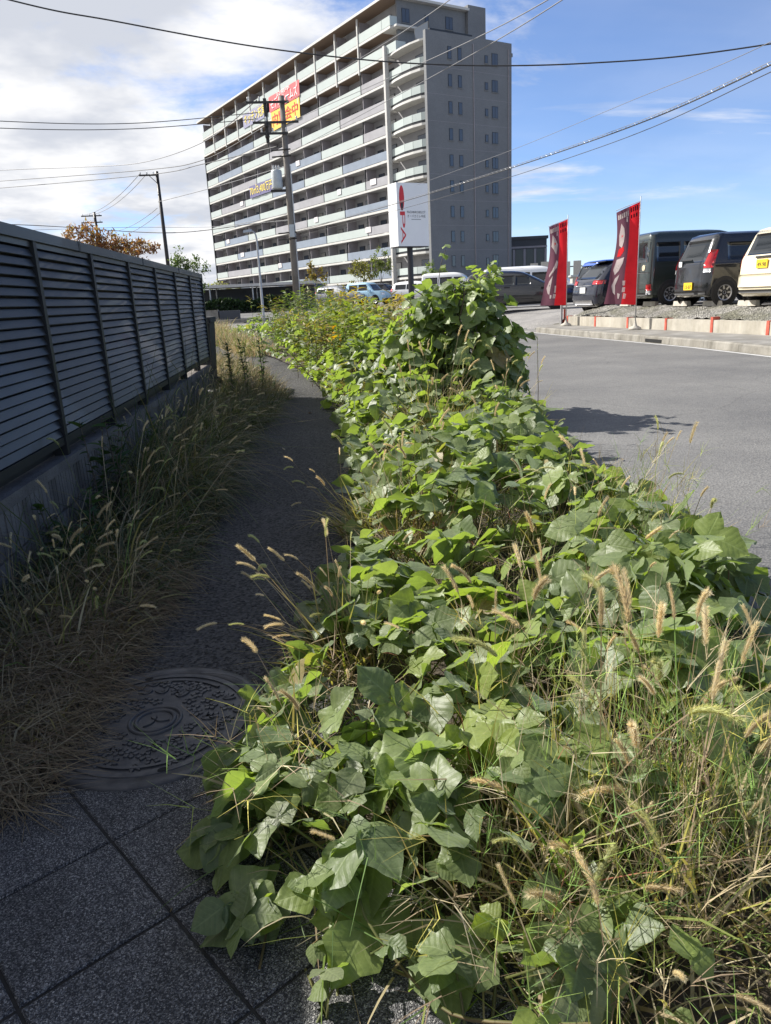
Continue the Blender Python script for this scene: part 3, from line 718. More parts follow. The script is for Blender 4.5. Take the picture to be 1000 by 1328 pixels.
# long shelter roof and hedge to the left, in front of the flats
CPT = thing('bicycle_shelter', 'long flat white edged shelter roof in front of the apartment block', 'shelter', (-9.5, 53.2, float(terrain(0, 53))), rad(-2))
MB().box(0, 10, -1.6, 1.6, 1.62, 1.80).obj('roof', M['b_white'], CPT)
for i in range(4):
    for yy in (-1.4, 1.4): MB().tube([(.4 + i * 2.8, yy, 0), (.4 + i * 2.8, yy, 1.619)], .05, 8).obj('post', M['galv'], CPT)
MB().box(0, 10, 1.62, 1.72, 0, 1.6).obj('back_panel', M['d_wall'], CPT)

# ------------------------------------------------------------------ vehicles
M['p_black'] = flat('paint_black', (.012, .013, .016), .22, .0, .05, 1., coat=.9)
M['p_green'] = flat('paint_dark_green', (.030, .040, .036), .25, .2, .05, 1., coat=.9)
M['p_cream'] = flat('paint_cream', (.72, .64, .46), .3, .0, .03, 1., coat=.7)
M['p_navy'] = flat('paint_dark_navy', (.018, .020, .034), .22, .2, .05, 1., coat=.9)
M['p_blue'] = flat('paint_blue', (.02, .10, .48), .25, .1, .05, 1., coat=.8)
M['p_white'] = flat('paint_white', (.74, .74, .73), .3, .0, .03, 1., coat=.6)
M['p_sky'] = flat('paint_light_blue', (.36, .56, .70), .3, .0, .03, 1., coat=.6)
M['p_grey'] = flat('paint_grey', (.22, .23, .25), .3, .3, .03, 1., coat=.7)
M['p_brown'] = flat('paint_mocha', (.22, .17, .14), .3, .3, .03, 1., coat=.7)
M['car_glass'] = glass('car_glass', (.012, .015, .018), .05)
M['lamp_red'] = flat('tail_lamp', (.42, .012, .016), .15, 0, .1, 5., coat=.8); M['lamp_clear'] = flat('clear_lamp', (.75, .76, .78), .1, .2, .05, 5., coat=.8)
M['plate_y'] = flat('yellow_plate', (.85, .56, .02), .5, var=.03); M['plate_w'] = flat('white_plate', (.75, .76, .74), .5, var=.03); M['plate_t'] = flat('plate_ink', (.03, .04, .03), .6)
M['trim'] = flat('black_trim', (.02, .02, .021), .6); M['rim'] = flat('alloy_rim', (.50, .50, .51), .35, .7); M['chrome'] = flat('chrome', (.7, .7, .72), .15, 1.)
tyre_me = MB().lathe([(.19, -.085), (.27, -.092), (.295, -.07), (.30, 0), (.295, .07), (.27, .092), (.19, .085), (.19, -.085)], 28, 'y').mesh('tyre', M['rubber'], True)
rb_ = MB(); rb_.lathe([(.0, -.045), (.04, -.075), (.05, -.06)], 20, 'y'); rb_.lathe([(.165, -.07), (.19, -.088), (.195, -.06), (.165, -.05), (.165, -.07)], 28, 'y')
for k in range(7):
    a = 2 * PI * k / 7
    ca, sa = math.cos(a), math.sin(a); w1, w2 = .026, .018
    rb_.add([(.03 * ca - w1 * sa, -.068, .03 * sa + w1 * ca), (.03 * ca + w1 * sa, -.068, .03 * sa - w1 * ca), (.17 * ca + w2 * sa, -.074, .17 * sa - w2 * ca), (.17 * ca - w2 * sa, -.074, .17 * sa + w2 * ca)], [(3, 2, 1, 0)])
rim_me = rb_.mesh('rim', M['rim'])
hub_me = MB().lathe([(.0, -.03), (.168, -.03), (.168, .03)], 24, 'y').mesh('brake_disc', M['trim'])
def car(name, label, loc, az, paint, L, Wd, H, levels, side_w, rear_w, front_w, tail=None, head=None, plate=None, plate_txt=None, wheel_x=(.62, None), wr=.29, extras=None, group=None, plate_z=.6):
    """levels: (z, x_rear, x_front, half width, corner radius); local +x is the car's front"""
    o = thing(name, label, 'car', loc, PI / 2 - rad(az), group)
    lv = levels
    def prof(z):
        for (a, b_) in zip(lv[:-1], lv[1:]):
            if a[0] <= z <= b_[0] and b_[0] > a[0]:
                t = (z - a[0]) / (b_[0] - a[0]); return [a[i] + (b_[i] - a[i]) * t for i in range(1, 5)]
        return list(lv[-1][1:])
    def ring(xr, xf, w, r_):
        P = []; nc = 4
        for (cx, cy, a0) in ((xf - r_, w - r_, 0), (xr + r_, w - r_, PI / 2), (xr + r_, -w + r_, PI), (xf - r_, -w + r_, 1.5 * PI)):
            for i in range(nc + 1): a = a0 + PI / 2 * i / nc; P.append((cx + r_ * math.cos(a), cy + r_ * math.sin(a)))
        return P
    b = MB(); n = 20
    for l in lv: b.v += [(p[0], p[1], l[0]) for p in ring(*l[1:])]
    for j in range(len(lv) - 1):
        for i in range(n): k = j * n; b.f.append((k + i, k + (i + 1) % n, k + n + (i + 1) % n, k + n + i))
    b.f.append(tuple(reversed(range(n)))); b.f.append(tuple((len(lv) - 1) * n + i for i in range(n)))
    bo = b.obj('body', M[paint], o)
    bo.data.polygons.foreach_set('use_smooth', [True] * len(bo.data.polygons))
    try: bo.data.set_sharp_from_angle(angle=rad(38))
    except Exception: pass
    def patch(fn, u0_, u1_, v0_, v1_, off, nm, mk, parent=None, nu=8, nv=4, corner=.0):
        V, F = [], []
        for j in range(nv + 1):
            for i in range(nu + 1):
                V.append(fn(u0_ + (u1_ - u0_) * i / nu, v0_ + (v1_ - v0_) * j / nv, off))
        for j in range(nv):
            for i in range(nu): k = j * (nu + 1) + i; F.append((k, k + 1, k + nu + 2, k + nu + 1))
        # thickness: a rim back towards the body
        per = [i for i in range(nu + 1)] + [(j + 1) * (nu + 1) - 1 for j in range(1, nv + 1)] + [nv * (nu + 1) + i for i in range(nu - 1, -1, -1)] + [j * (nu + 1) for j in range(nv - 1, 0, -1)]
        base = len(V)
        for q in per:
            j, i = divmod(q, nu + 1); V.append(fn(u0_ + (u1_ - u0_) * i / nu, v0_ + (v1_ - v0_) * j / nv, -.01))
        for a in range(len(per)): F.append((per[a], per[(a + 1) % len(per)], base + (a + 1) % len(per), base + a))
        q = MB(); q.v = V; q.f = F; return q.obj(nm, M[mk], parent or o, True)
    def side(sgn):
        def fn(x, z, off):
            xr, xf, w, r_ = prof(z); y = w
            if x < xr + r_: y = w - r_ + math.sqrt(max(0, r_ * r_ - (xr + r_ - x) ** 2))
            if x > xf - r_: y = w - r_ + math.sqrt(max(0, r_ * r_ - (x - xf + r_) ** 2))
            return (x, sgn * (y + off), z)
        return fn
    def end(front):
        def fn(y, z, off):
            xr, xf, w, r_ = prof(z); d = 0
            yy = max(-w + .001, min(w - .001, y))
            if abs(yy) > w - r_: d = r_ - math.sqrt(max(0, r_ * r_ - (abs(yy) - w + r_) ** 2))
            return ((xf - d + off) if front else (xr + d - off), yy, z)
        return fn
    for sgn in (-1, 1):
        for (x0, x1, z0, z1) in side_w: patch(side(sgn), x0, x1, z0, z1, .006, 'side_window', 'car_glass')
        d = patch(side(sgn), L * .36, L * .62, .42, .44, .004, 'door_seam', 'trim', nv=1)
        MB().box(-.11, .11, -.02, .02, -.018, .018).obj('door_handle', M['trim'], o, loc=(L * .40, sgn * (prof(.88)[2] + .012), .90))
        MB().box(-.09, .09, -.10, .10, -.08, .08).obj('wing_mirror', M[paint], o, loc=(L * .70, sgn * (Wd / 2 + .11), H * .60))
    for (y, z0, z1) in rear_w: patch(end(False), -y, y, z0, z1, .006, 'rear_window', 'car_glass')
    for (y, z0, z1) in front_w: patch(end(True), -y, y, z0, z1, .006, 'windscreen', 'car_glass')
    for s in (-1, 1):
        if tail: patch(end(False), s * tail[0], s * (Wd / 2 - .015), tail[1], tail[2], .012, 'tail_lamp', 'lamp_red'); 
        if tail and len(tail) > 3: patch(end(False), s * tail[0], s * (Wd / 2 - .03), tail[1] - .10, tail[1] - .005, .011, 'reversing_lamp', 'lamp_clear')
        if head: patch(end(True), s * head[0], s * (Wd / 2 - .04), head[1], head[2], .012, 'headlight', 'lamp_clear')
    patch(end(False), -Wd / 2 + .08, Wd / 2 - .08, .27, .34, .02, 'rear_valance', 'trim', nv=2)
    patch(end(True), -Wd / 2 + .10, Wd / 2 - .10, .27, .40, .02, 'front_grille', 'trim', nv=2)
    if plate:
        x = prof(plate_z)[0]
        pl = MB().box(-.02, .0, -.17, .17, -.085, .085).obj('number_plate', M[plate], o, loc=(x - .012, extras.get('plate_y', 0) if extras else 0, plate_z))
        if plate_txt:
            link('plate_number', text_mesh(plate_txt, .12, M['plate_t'], 'plate_number', .002), pl, loc=(-.023, 0, -.02), rot=(PI / 2, 0, -PI / 2))
    xw = (wheel_x[0], wheel_x[1] or L - .68); k = wr / .30
    for x in xw:
        for sgn in (-1, 1):
            MB().lathe([(.0, -.012), (wr + .055, -.012), (wr + .065, .0), (wr + .055, .012), (.0, .012)], 28, 'y').obj('wheel_arch', M['trim'], o, loc=(x, sgn * (Wd / 2 - .004), wr + .02))
            w = bpy.data.objects.new('wheel', hub_me); COL.objects.link(w); w.parent = o; w.location = (x, sgn * (Wd / 2 - .055), wr); w.scale = (k, .9, k); w.rotation_euler = (0, 0, 0 if sgn < 0 else PI)
            link('tyre', tyre_me, w); link('rim', rim_me, w)
    return o, patch, end, side, prof
def kei_levels(L, Wd, H, hood=.9, belt=.92, ws=.55, rs=.12, hz=None):
    w = Wd / 2; hz = hz or belt
    xr = .0; xf = L
    return [(.20, .12, L - .14, w - .10, .10), (.26, .03, L - .05, w - .03, .16), (.42, .0, L, w, .2), (.58, .01, L - .01, w, .2), (hz - .06, .03, L - .04, w - .005, .2),
            (hz, .035, L - .12, w - .012, .2), (hz + .012, .04, L - hood, w - .02, .18), (belt + .03, .045, L - hood - .02, w - .025, .18), (H - .16, .05 + rs, L - hood - ws, w - .12, .17), (H - .06, .09 + rs * 1.15, L - hood - ws - .14, w - .16, .16), (H - .015, .20 + rs * 1.2, L - hood - ws - .34, w - .25, .16), (H, .38 + rs * 1.2, L - hood - ws - .55, w - .36, .16)]
def row_pos(y): return (float(wall_x(y)) + .80, y, lot_z(float(wall_x(y)) + 1.6, y) + .006)
CARAZ = 85
gB = 'cars backed up to the gravel bank'
# black kei wagon
L, Wd, H = 3.39, 1.475, 1.66
p = row_pos(18.0)
o, patch, end, side, prof = car('hatchback', 'glossy black tall hatchback with yellow plate backed up beside the cream car', p, CARAZ, 'p_black', L, Wd, H, kei_levels(L, Wd, H, .82, .95, .50, .22),
    [(.55, 1.25, 1.02, 1.42), (1.32, 2.05, 1.02, 1.45)], [(.58, 1.0, 1.50)], [(.55, 1.02, 1.46)], (.57, .86, 1.26, 1), (.45, .62, .80), 'plate_y', '12-07', (.50, 2.86), .29, {'plate_y': -.05}, gB, .46)
patch(end(False), -.02, .42, 1.06, 1.075, .02, 'rear_wiper', 'trim', nv=1); MB().box(-.015, 0, -.06, .06, -.06, .06).obj('badge', M['plate_w'], o, loc=(prof(.95)[0] - .01, .38, .98))
# dark green kei van
L, Wd, H = 3.39, 1.475, 1.89
p = row_pos(20.35)
vl = [(.20, .10, L - .12, .64, .1), (.28, .01, L - .03, .72, .13), (.5, .0, L, .7375, .14), (.98, .015, L - .06, .735, .14), (1.0, .015, L - .2, .73, .14), (1.04, .02, L - .3, .725, .14), (1.66, .06, L - .82, .66, .15), (1.80, .10, L - 1.0, .62, .16), (1.86, .18, L - 1.2, .54, .18), (1.89, .34, L - 1.45, .42, .18)]
o, patch, end, side, prof = car('minivan', 'dark green boxy van backed up between the tall flag and the black hatchback', p, CARAZ, 'p_green', L, Wd, H, vl,
    [(.20, .88, 1.12, 1.60), (.98, 1.75, 1.12, 1.60), (1.85, 2.4, 1.1, 1.6)], [(.60, 1.12, 1.62)], [(.58, 1.1, 1.62)], (.60, .40, .56, 1), (.45, .6, .8), 'plate_y', None, (.62, 2.9), .29, {'plate_y': .1}, gB, .48)
patch(end(False), -.66, .66, .84, .87, .01, 'tailgate_seam', 'trim', nv=1)
MB().lathe([(.0, -.008), (.075, -.008), (.075, .008), (.0, .008)], 20, 'y').obj('sticker', M['p_cream'], o, loc=(prof(.98)[0] - .01, -.42, .98), rot=(0, 0, PI / 2))
# cream kei hatch cut by the frame edge
L, Wd, H = 3.39, 1.475, 1.62
p = row_pos(15.62)
o, patch, end, side, prof = car('hatchback', 'cream hatchback with yellow plate at the right edge of the car row', p, CARAZ, 'p_cream', L, Wd, H, kei_levels(L, Wd, H, .8, .95, .5, .20),
    [(.45, 1.2, 1.02, 1.40), (1.3, 2.1, 1.02, 1.42)], [(.60, 1.05, 1.48)], [(.55, 1.02, 1.44)], (.63, .80, 1.35, ), (.45, .62, .80), 'plate_y', '49-98', (.55, 2.9), .29, {'plate_y': -.12}, gB, .86)
patch(end(False), -.60, .60, .40, .66, .03, 'rear_bumper', 'p_cream'); MB().box(-.03, 0, -.24, .24, -.02, .02).obj('plate_lamp_bar', M['trim'], o, loc=(prof(1.0)[0] - .01, -.12, 1.0))
# dark SUV
L, Wd, H = 4.35, 1.79, 1.60
p = row_pos(23.3)
sl_ = [(.24, .16, L - .16, .78, .12), (.32, .05, L - .08, .86, .2), (.55, .0, L, .895, .24), (.80, .03, L - .03, .89, .24), (.95, .08, L - .12, .87, .24), (1.0, .10, L - .5, .86, .24), (1.03, .12, L - 1.25, .85, .22), (1.42, .50, L - 1.95, .68, .2), (1.53, .66, L - 2.2, .60, .2), (1.58, .95, L - 2.5, .5, .2), (1.60, 1.3, L - 2.8, .4, .2)]
o, patch, end, side, prof = car('suv', 'dark navy crossover with white plate parked between the two red flags', p, CARAZ - 2, 'p_navy', L, Wd, H, sl_,
    [(.75, 1.3, 1.08, 1.34), (1.4, 2.2, 1.06, 1.36), (2.28, 2.9, 1.06, 1.34)], [(.64, 1.06, 1.42)], [(.66, 1.05, 1.44)], (.50, .90, 1.02), (.55, .72, .86), 'plate_w', None, (.82, 3.45), .345, {}, gB, .74)
patch(end(False), -.55, .55, .86, .885, .02, 'chrome_bar', 'chrome', nv=1); patch(end(False), -.60, .60, .30, .44, .03, 'skid_plate', 'rim', nv=2)
MB().box(-.18, .2, -.5, .5, -.012, .02).obj('spoiler', M['p_navy'], o, loc=(.66, 0, 1.56))
# blue car beyond the SUV
L, Wd, H = 3.6, 1.67, 1.62
q = (9.8, 26.8); o, *_ = car('compact_car', 'bright blue compact car parked behind the shorter flag', (q[0], q[1], lot_z(*q) + .006), CARAZ, 'p_blue', L, Wd, H, kei_levels(L, Wd, H, .9, .95, .6, .2),
    [(.5, 1.25, 1.02, 1.38), (1.35, 2.15, 1.02, 1.4)], [(.6, 1.0, 1.45)], [(.6, 1.0, 1.44)], (.6, .8, 1.1), (.5, .65, .8), 'plate_w', None, (.6, 2.95), .3, {}, gB, .6)
# black minivan, side on, facing right
L, Wd, H = 4.8, 1.80, 1.55
ml = [(.20, .14, L - .14, .78, .12), (.28, .05, L - .06, .86, .2), (.5, .0, L, .90, .26), (.78, .03, L - .05, .895, .26), (.86, .05, L - .18, .88, .26), (.91, .06, L - .75, .87, .25), (.94, .07, L - 1.15, .86, .22), (1.36, .30, L - 2.0, .70, .2), (1.47, .45, L - 2.25, .62, .2), (1.53, .75, L - 2.6, .5, .2), (1.55, 1.1, L - 2.9, .4, .2)]
q = (6.45, 31.9)
car('minivan', 'long black minivan seen side on behind the leafy mound', (q[0], q[1], lot_z(9, 31) + .03), 108, 'p_black', L, Wd, H, ml,
    [(.55, 1.3, .98, 1.33), (1.36, 2.2, .97, 1.35), (2.26, 2.85, .97, 1.33)], [(.64, .98, 1.38)], [(.68, .98, 1.38)], (.6, .7, .9), (.52, .60, .78), None, None, (.9, 3.85), .33)
q = (8.6, 37.5)
car('box_van', 'white van roof showing above the long black minivan', (q[0], q[1], lot_z(9, 37) + .01), 105, 'p_white', 4.4, 1.69, 1.90, [(l[0], l[1] * 1.3, l[2] * 1.3, l[3] * 1.14, l[4]) for l in vl],
    [(.3, 1.15, 1.1, 1.6), (1.3, 2.3, 1.1, 1.6), (2.4, 3.1, 1.1, 1.58)], [(.68, 1.12, 1.62)], [(.66, 1.1, 1.6)], (.66, .6, .9), (.5, .6, .8), None, None, (.8, 3.75), .3)
# far row in front of the flats
gF = 'cars parked in front of the apartment block'
def far_car(name, label, x, y, az, paint, L, Wd, H, lv, sw):
    car(name, label, (x, y, max(lot_z(x, y), float(terrain(x, y))) + .008), az, paint, L, Wd, H, lv, sw, [(Wd / 2 - .18, H * .62, H * .90)], [(Wd / 2 - .16, H * .61, H * .9)], (Wd / 2 - .16, .8, 1.05), (Wd / 2 - .34, .62, .82), None, None, (.62, L - .62), .3, None, gF)
far_car('hatchback', 'light blue hatchback parked below the tall shop sign', 3.1, 57.6, 128, 'p_sky', 3.4, 1.48, 1.58, kei_levels(3.4, 1.48, 1.58, .75, .93, .5, .15), [(.5, 1.25, 1.0, 1.4), (1.33, 2.1, 1.0, 1.42)])
far_car('station_wagon', 'white estate car right of the light blue hatchback', 6.3, 56.8, 116, 'p_white', 4.6, 1.78, 1.5, [(l[0] * .97, l[1], l[2] * .96, l[3], l[4]) for l in ml], [(.5, 1.3, .95, 1.28), (1.36, 2.1, .94, 1.3), (2.2, 2.75, .94, 1.28)])
far_car('sedan', 'dark grey car left of the light blue hatchback', .9, 58.6, 130, 'p_grey', 4.2, 1.7, 1.46, [(l[0] * .94, l[1], l[2] * .9, l[3] * .96, l[4]) for l in ml], [(.5, 1.2, .92, 1.24), (1.3, 2.0, .91, 1.25)])
far_car('minivan', 'mocha tall van behind the utility pole', -1.5, 60.5, 125, 'p_brown', 3.9, 1.6, 1.85, [(l[0], l[1] * 1.1, l[2] * 1.14, l[3] * 1.06, l[4]) for l in vl], [(.25, 1.1, 1.1, 1.58), (1.2, 2.0, 1.1, 1.58), (2.1, 2.75, 1.1, 1.56)])
far_car('jeep', 'small white jeep at the left end of the far car row', -3.9, 57.4, 118, 'p_white', 3.4, 1.48, 1.7, [(l[0] * .92, l[1], l[2], l[3], l[4]) for l in vl], [(.3, 1.0, 1.05, 1.46), (1.1, 1.8, 1.05, 1.46)])
far_car('box_van', 'white box van behind the estate car near the blank side wall', 9.6, 63.5, 112, 'p_white', 4.6, 1.8, 2.15, [(l[0] * 1.14, l[1] * 1.3, l[2] * 1.35, l[3] * 1.2, l[4]) for l in vl], [(.4, 1.4, 1.25, 1.8), (1.6, 2.6, 1.25, 1.8), (2.75, 3.5, 1.25, 1.78)])
for i, (x, y, pt, lb) in enumerate(((13.2, 66, 'p_white', 'white car roof right of the box van'), (17.0, 66.5, 'p_grey', 'grey car by the foot of the blank side wall'), (20.5, 66.8, 'p_white', 'small white car at the right end of the far row'), (-.2, 64.5, 'p_black', 'black car in the second far row behind the grey car'), (4.6, 64, 'p_navy', 'dark car in the second far row behind the light blue hatchback'))):
    far_car('hatchback', lb, x, y, 116, pt, 3.6, 1.5, 1.6, kei_levels(3.6, 1.5, 1.6, .78, .93, .55, .15), [(.5, 1.25, 1.0, 1.4), (1.33, 2.1, 1.0, 1.42)])
# concrete wheel stops
stop_me = MB(); stop_me.add([(-.06, -.3, 0), (.06, -.3, 0), (.06, .3, 0), (-.06, .3, 0), (-.045, -.29, .12), (.045, -.29, .12), (.045, .29, .12), (-.045, .29, .12)], [(0, 3, 2, 1), (4, 5, 6, 7), (0, 1, 5, 4), (1, 2, 6, 5), (2, 3, 7, 6), (3, 0, 4, 7)])
stop_me = stop_me.mesh('wheel_stop', M['stop'])
stops = [(15.1, 'nearer wheel stop behind the cream hatchback'), (16.3, 'farther wheel stop behind the cream hatchback'), (17.55, 'nearer wheel stop behind the black hatchback'), (18.75, 'farther wheel stop behind the black hatchback'), (20.15, 'nearer wheel stop behind the dark green van'), (21.35, 'farther wheel stop behind the dark green van'), (23.0, 'nearer wheel stop behind the dark crossover'), (24.2, 'farther wheel stop behind the dark crossover')]
for y, lb in stops:
    x = float(wall_x(y)) + 1.16
    tag(link('wheel_stop', stop_me, None, loc=(x, y, lot_z(x, y) + .0), rot=(0, 0, rad(7))), 'pale concrete ' + lb, 'wheel stop', 'concrete wheel stops along the bank')

# ------------------------------------------------------------------ utility poles, lamp, sign, flags, wires
def gz(x, y): return float(terrain(x, y))
def pole(name, label, x, y, top, r_b, r_t, mk):
    o = thing(name, label, 'pole', (x, y, gz(x, y) - .1)); h = top - gz(x, y) + .1
    MB().tube([(0, 0, 0), (0, 0, h * .5), (0, 0, h)], [r_b, (r_b + r_t) / 2, r_t], 12).obj('shaft', M[mk], o, True); return o, h
def insulators(o, xs, y, z):
    for x in xs: MB().lathe([(.0, 0), (.035, 0), (.05, .06), (.03, .10), (.055, .14), (.03, .2), (.0, .22)], 10).obj('insulator', M['insul'], o, True, loc=(x, y, z))
P1, h1 = pole('utility_pole', 'tall concrete utility pole with transformer standing before the flats', -.55, 41, 11.0, .20, .13, 'pole_conc')
for z, x0, x1 in ((h1 - .35, -1.75, .35), (h1 - 1.25, -1.5, .75), (h1 - 1.75, -1.2, .2)):
    MB().box(x0, x1, -.22, -.14, z, z + .1).obj('crossarm', M['pole_steel'], P1); insulators(P1, [x0 + .1, x0 + .65, x1 - .1], -.18, z + .1)
MB().box(-.92, -.76, -.1, .04, h1 - 2.1, h1 - .1).obj('switch_post', M['pole_steel'], P1)
for i, z in enumerate((h1 - 1.4, h1 - 1.9)): MB().lathe([(.0, 0), (.10, 0), (.12, .08), (.08, .22), (0, .24)], 12).obj('cut_out', M['pole_steel'], P1, True, loc=(-.84, -.16, z))
MB().lathe([(.0, -.45), (.26, -.45), (.27, -.40), (.27, .36), (.24, .42), (.0, .46)], 18).obj('transformer', M['xformer'], P1, True, loc=(-.55, 0, 6.9))
for x in (-.68, -.55, -.42): MB().lathe([(.0, 0), (.04, 0), (.05, .1), (.02, .2), (0, .2)], 8).obj('bushing', M['insul'], P1, loc=(x, 0, 7.36))
MB().box(-.9, .16, -.06, .06, 6.30, 6.42).obj('bracket', M['pole_steel'], P1)
for z in (8.2, 7.9, 4.3, 4.0): MB().tube([(-.7, -.15, z), (.25, -.15, z + .05)], .035, 6).obj('cable_arm', M['pole_steel'], P1)
MB().box(-.12, .14, -.42, -.20, 4.1, 4.7).obj('junction_box', M['xformer'], P1)
MB().tube([(.17, -.1, .2), (.17, -.1, 7.5)], .03, 6).obj('conduit', M['galv'], P1)
P2, h2 = pole('utility_pole', 'slim dark utility pole with one sided crossarm above the fence', -12.12, 71, 12.6, .19, .13, 'pole_steel')
MB().box(-1.5, .15, -.1, 0, h2 - .35, h2 - .22).obj('crossarm', M['pole_steel'], P2); insulators(P2, [-1.4, -.85, -.3], -.05, h2 - .22)
MB().tube([(-.7, -.05, h2 - .3), (0, -.05, h2 - 1.0)], .03, 6).obj('stay', M['pole_steel'], P2)
P3, h3 = pole('utility_pole', 'distant utility pole showing through the russet tree', -26.8, 106.7, 13.7, .24, .17, 'pole_steel')
for z in (h3 - .5, h3 - 1.3): MB().box(-1.7, .9, -.1, .02, z, z + .14).obj('crossarm', M['pole_steel'], P3); insulators(P3, [-1.5, -.6, .6], -.04, z + .14)
MB().lathe([(.0, 0), (.3, 0), (.3, .9), (0, .95)], 12).obj('transformer', M['pole_steel'], P3, True, loc=(-.6, 0, h3 - 3.2))
# street lamp
LP = thing('street_lamp', 'slim grey street lamp with bent arm left of the utility pole', 'street lamp', (-2.03, 34.94, gz(-2, 35) - .02))
MB().tube([(0, 0, 0), (0, 0, .5), (0, 0, 3.7), (-.03, -.02, 3.92), (-.12, -.06, 4.03), (-.22, -.1, 4.06)], [.075, .06, .04, .035, .03, .03], 10).obj('shaft', M['galv'], LP, True)
MB().add([(-.55, -.28, 3.98), (-.20, -.16, 4.02), (-.16, -.02, 4.02), (-.5, -.10, 3.98), (-.52, -.27, 4.08), (-.22, -.16, 4.12), (-.18, -.03, 4.12), (-.48, -.12, 4.08)], [(0, 3, 2, 1), (4, 5, 6, 7), (0, 1, 5, 4), (1, 2, 6, 5), (2, 3, 7, 6), (3, 0, 4, 7)]).obj('lamp_head', M['galv'], LP)
# shop sign on a black post
M['sign_w'] = flat('sign_white', (.78, .78, .78), .45, var=.03, scale=1.); M['sign_red'] = flat('sign_red', (.58, .02, .03), .45, var=.04); M['sign_blk'] = flat('sign_black', (.02, .02, .025), .5)
SG = thing('shop_sign', 'tall white sign box with red vertical letters on a black post', 'sign', (6.28, 44.5, gz(6, 44.5)), rad(24.4))
zb, zt = 3.98 - gz(6, 44.5), 7.32 - gz(6, 44.5)
MB().tube([(.02, .5, 0), (.02, .5, zb)], .17, 12).obj('post', M['sign_blk'], SG)
MB().box(-1.04, 1.04, 0, .95, zb, zt).obj('sign_box', M['sign_w'], SG)
MB().box(-1.0, 1.0, .02, .93, zb - .05, zb - .002).obj('base_trim', M['sign_blk'], SG)
def vletter(ch, mk, xc, z_top, z_bot, width):
    me = text_mesh(ch, 1.0, M[mk], 'letter', .0)
    xs = [v.co.x for v in me.vertices]; ys = [v.co.y for v in me.vertices]
    for v in me.vertices:
        t = (v.co.x - min(xs)) / (max(xs) - min(xs)); s = (v.co.y - min(ys)) / (max(ys) - min(ys))
        v.co = (xc + (s - .5) * width, -.006, z_top + (z_bot - z_top) * t)
    return link('letter', me, SG)
H_ = zt - zb
ell = lambda rx, rz, cz, y: [(-.72 + rx * math.cos(a), y, cz + rz * math.sin(a)) for a in np.linspace(0, 2 * PI, 33)[:-1]]
def disc(nm, mk, rx, rz, cz, y): MB().add(ell(rx, rz, cz, y), [tuple(reversed(range(32)))]).obj(nm, M[mk], SG)
disc('letter', 'sign_red', .165, .66, zt - .09 * H_ - .66 + .16, -.006); disc('letter_core', 'sign_blk', .08, .36, zt - .09 * H_ - .95 + .16, -.010); disc('letter_mark', 'sign_red', .10, .30, zt - .09 * H_ - .62 + .16, -.014)
vletter('P', 'sign_red', -.70, zt - .45 * H_, zt - .71 * H_, .33); vletter('A', 'sign_red', -.68, zt - .69 * H_, zt - .96 * H_, .33)
for s, z, w, mk in (('PACHINKO&SLOT', zt - .46 * H_, 1.22, 'sign_blk'), ('オーパカミレ中店', zt - .525 * H_, 1.22, 'sign_blk')):
    me = text_mesh(s, .16, M[mk], 'lettering', .0); xs = [v.co.x for v in me.vertices]; k = w / (max(xs) - min(xs))
    link('lettering', me, SG, loc=(.22, -.008, z), rot=(PI / 2, 0, 0), scale=(k, 1.15, 1))
MB().box(-.12, .52, -.008, -.002, zt - .575 * H_, zt - .568 * H_).obj('underline', M['sign_blk'], SG)
# promotional flags
M['flag_red'] = plant_free = None
def cloth_mat(name, c):
    m = Mat(name, c, .75, 0, .2); t = m.t
    cc = m.mix(1.0, m.ramp(m.noise(2.5, 4), [(.3, tuple(x * .85 for x in c)), (.7, tuple(min(1, x * 1.1) for x in c))]), (1., 1., 1.), 'MULTIPLY'); m.color(cc)
    tr = t.nodes.new('ShaderNodeBsdfTranslucent'); t.links.new(cc, tr.inputs[0]); ms = t.nodes.new('ShaderNodeMixShader'); ms.inputs[0].default_value = .45
    t.links.new(m.b.outputs[0], ms.inputs[1]); t.links.new(tr.outputs[0], ms.inputs[2]); t.links.new(ms.outputs[0], t.nodes['Material Output'].inputs[0]); return m.m
M['flag_red'] = cloth_mat('flag_red', (.88, .03, .04)); M['flag_plum'] = cloth_mat('flag_plum', (.19, .075, .105)); M['flag_white'] = cloth_mat('flag_white', (.72, .62, .60)); M['flag_ink'] = cloth_mat('flag_ink', (.05, .02, .03))
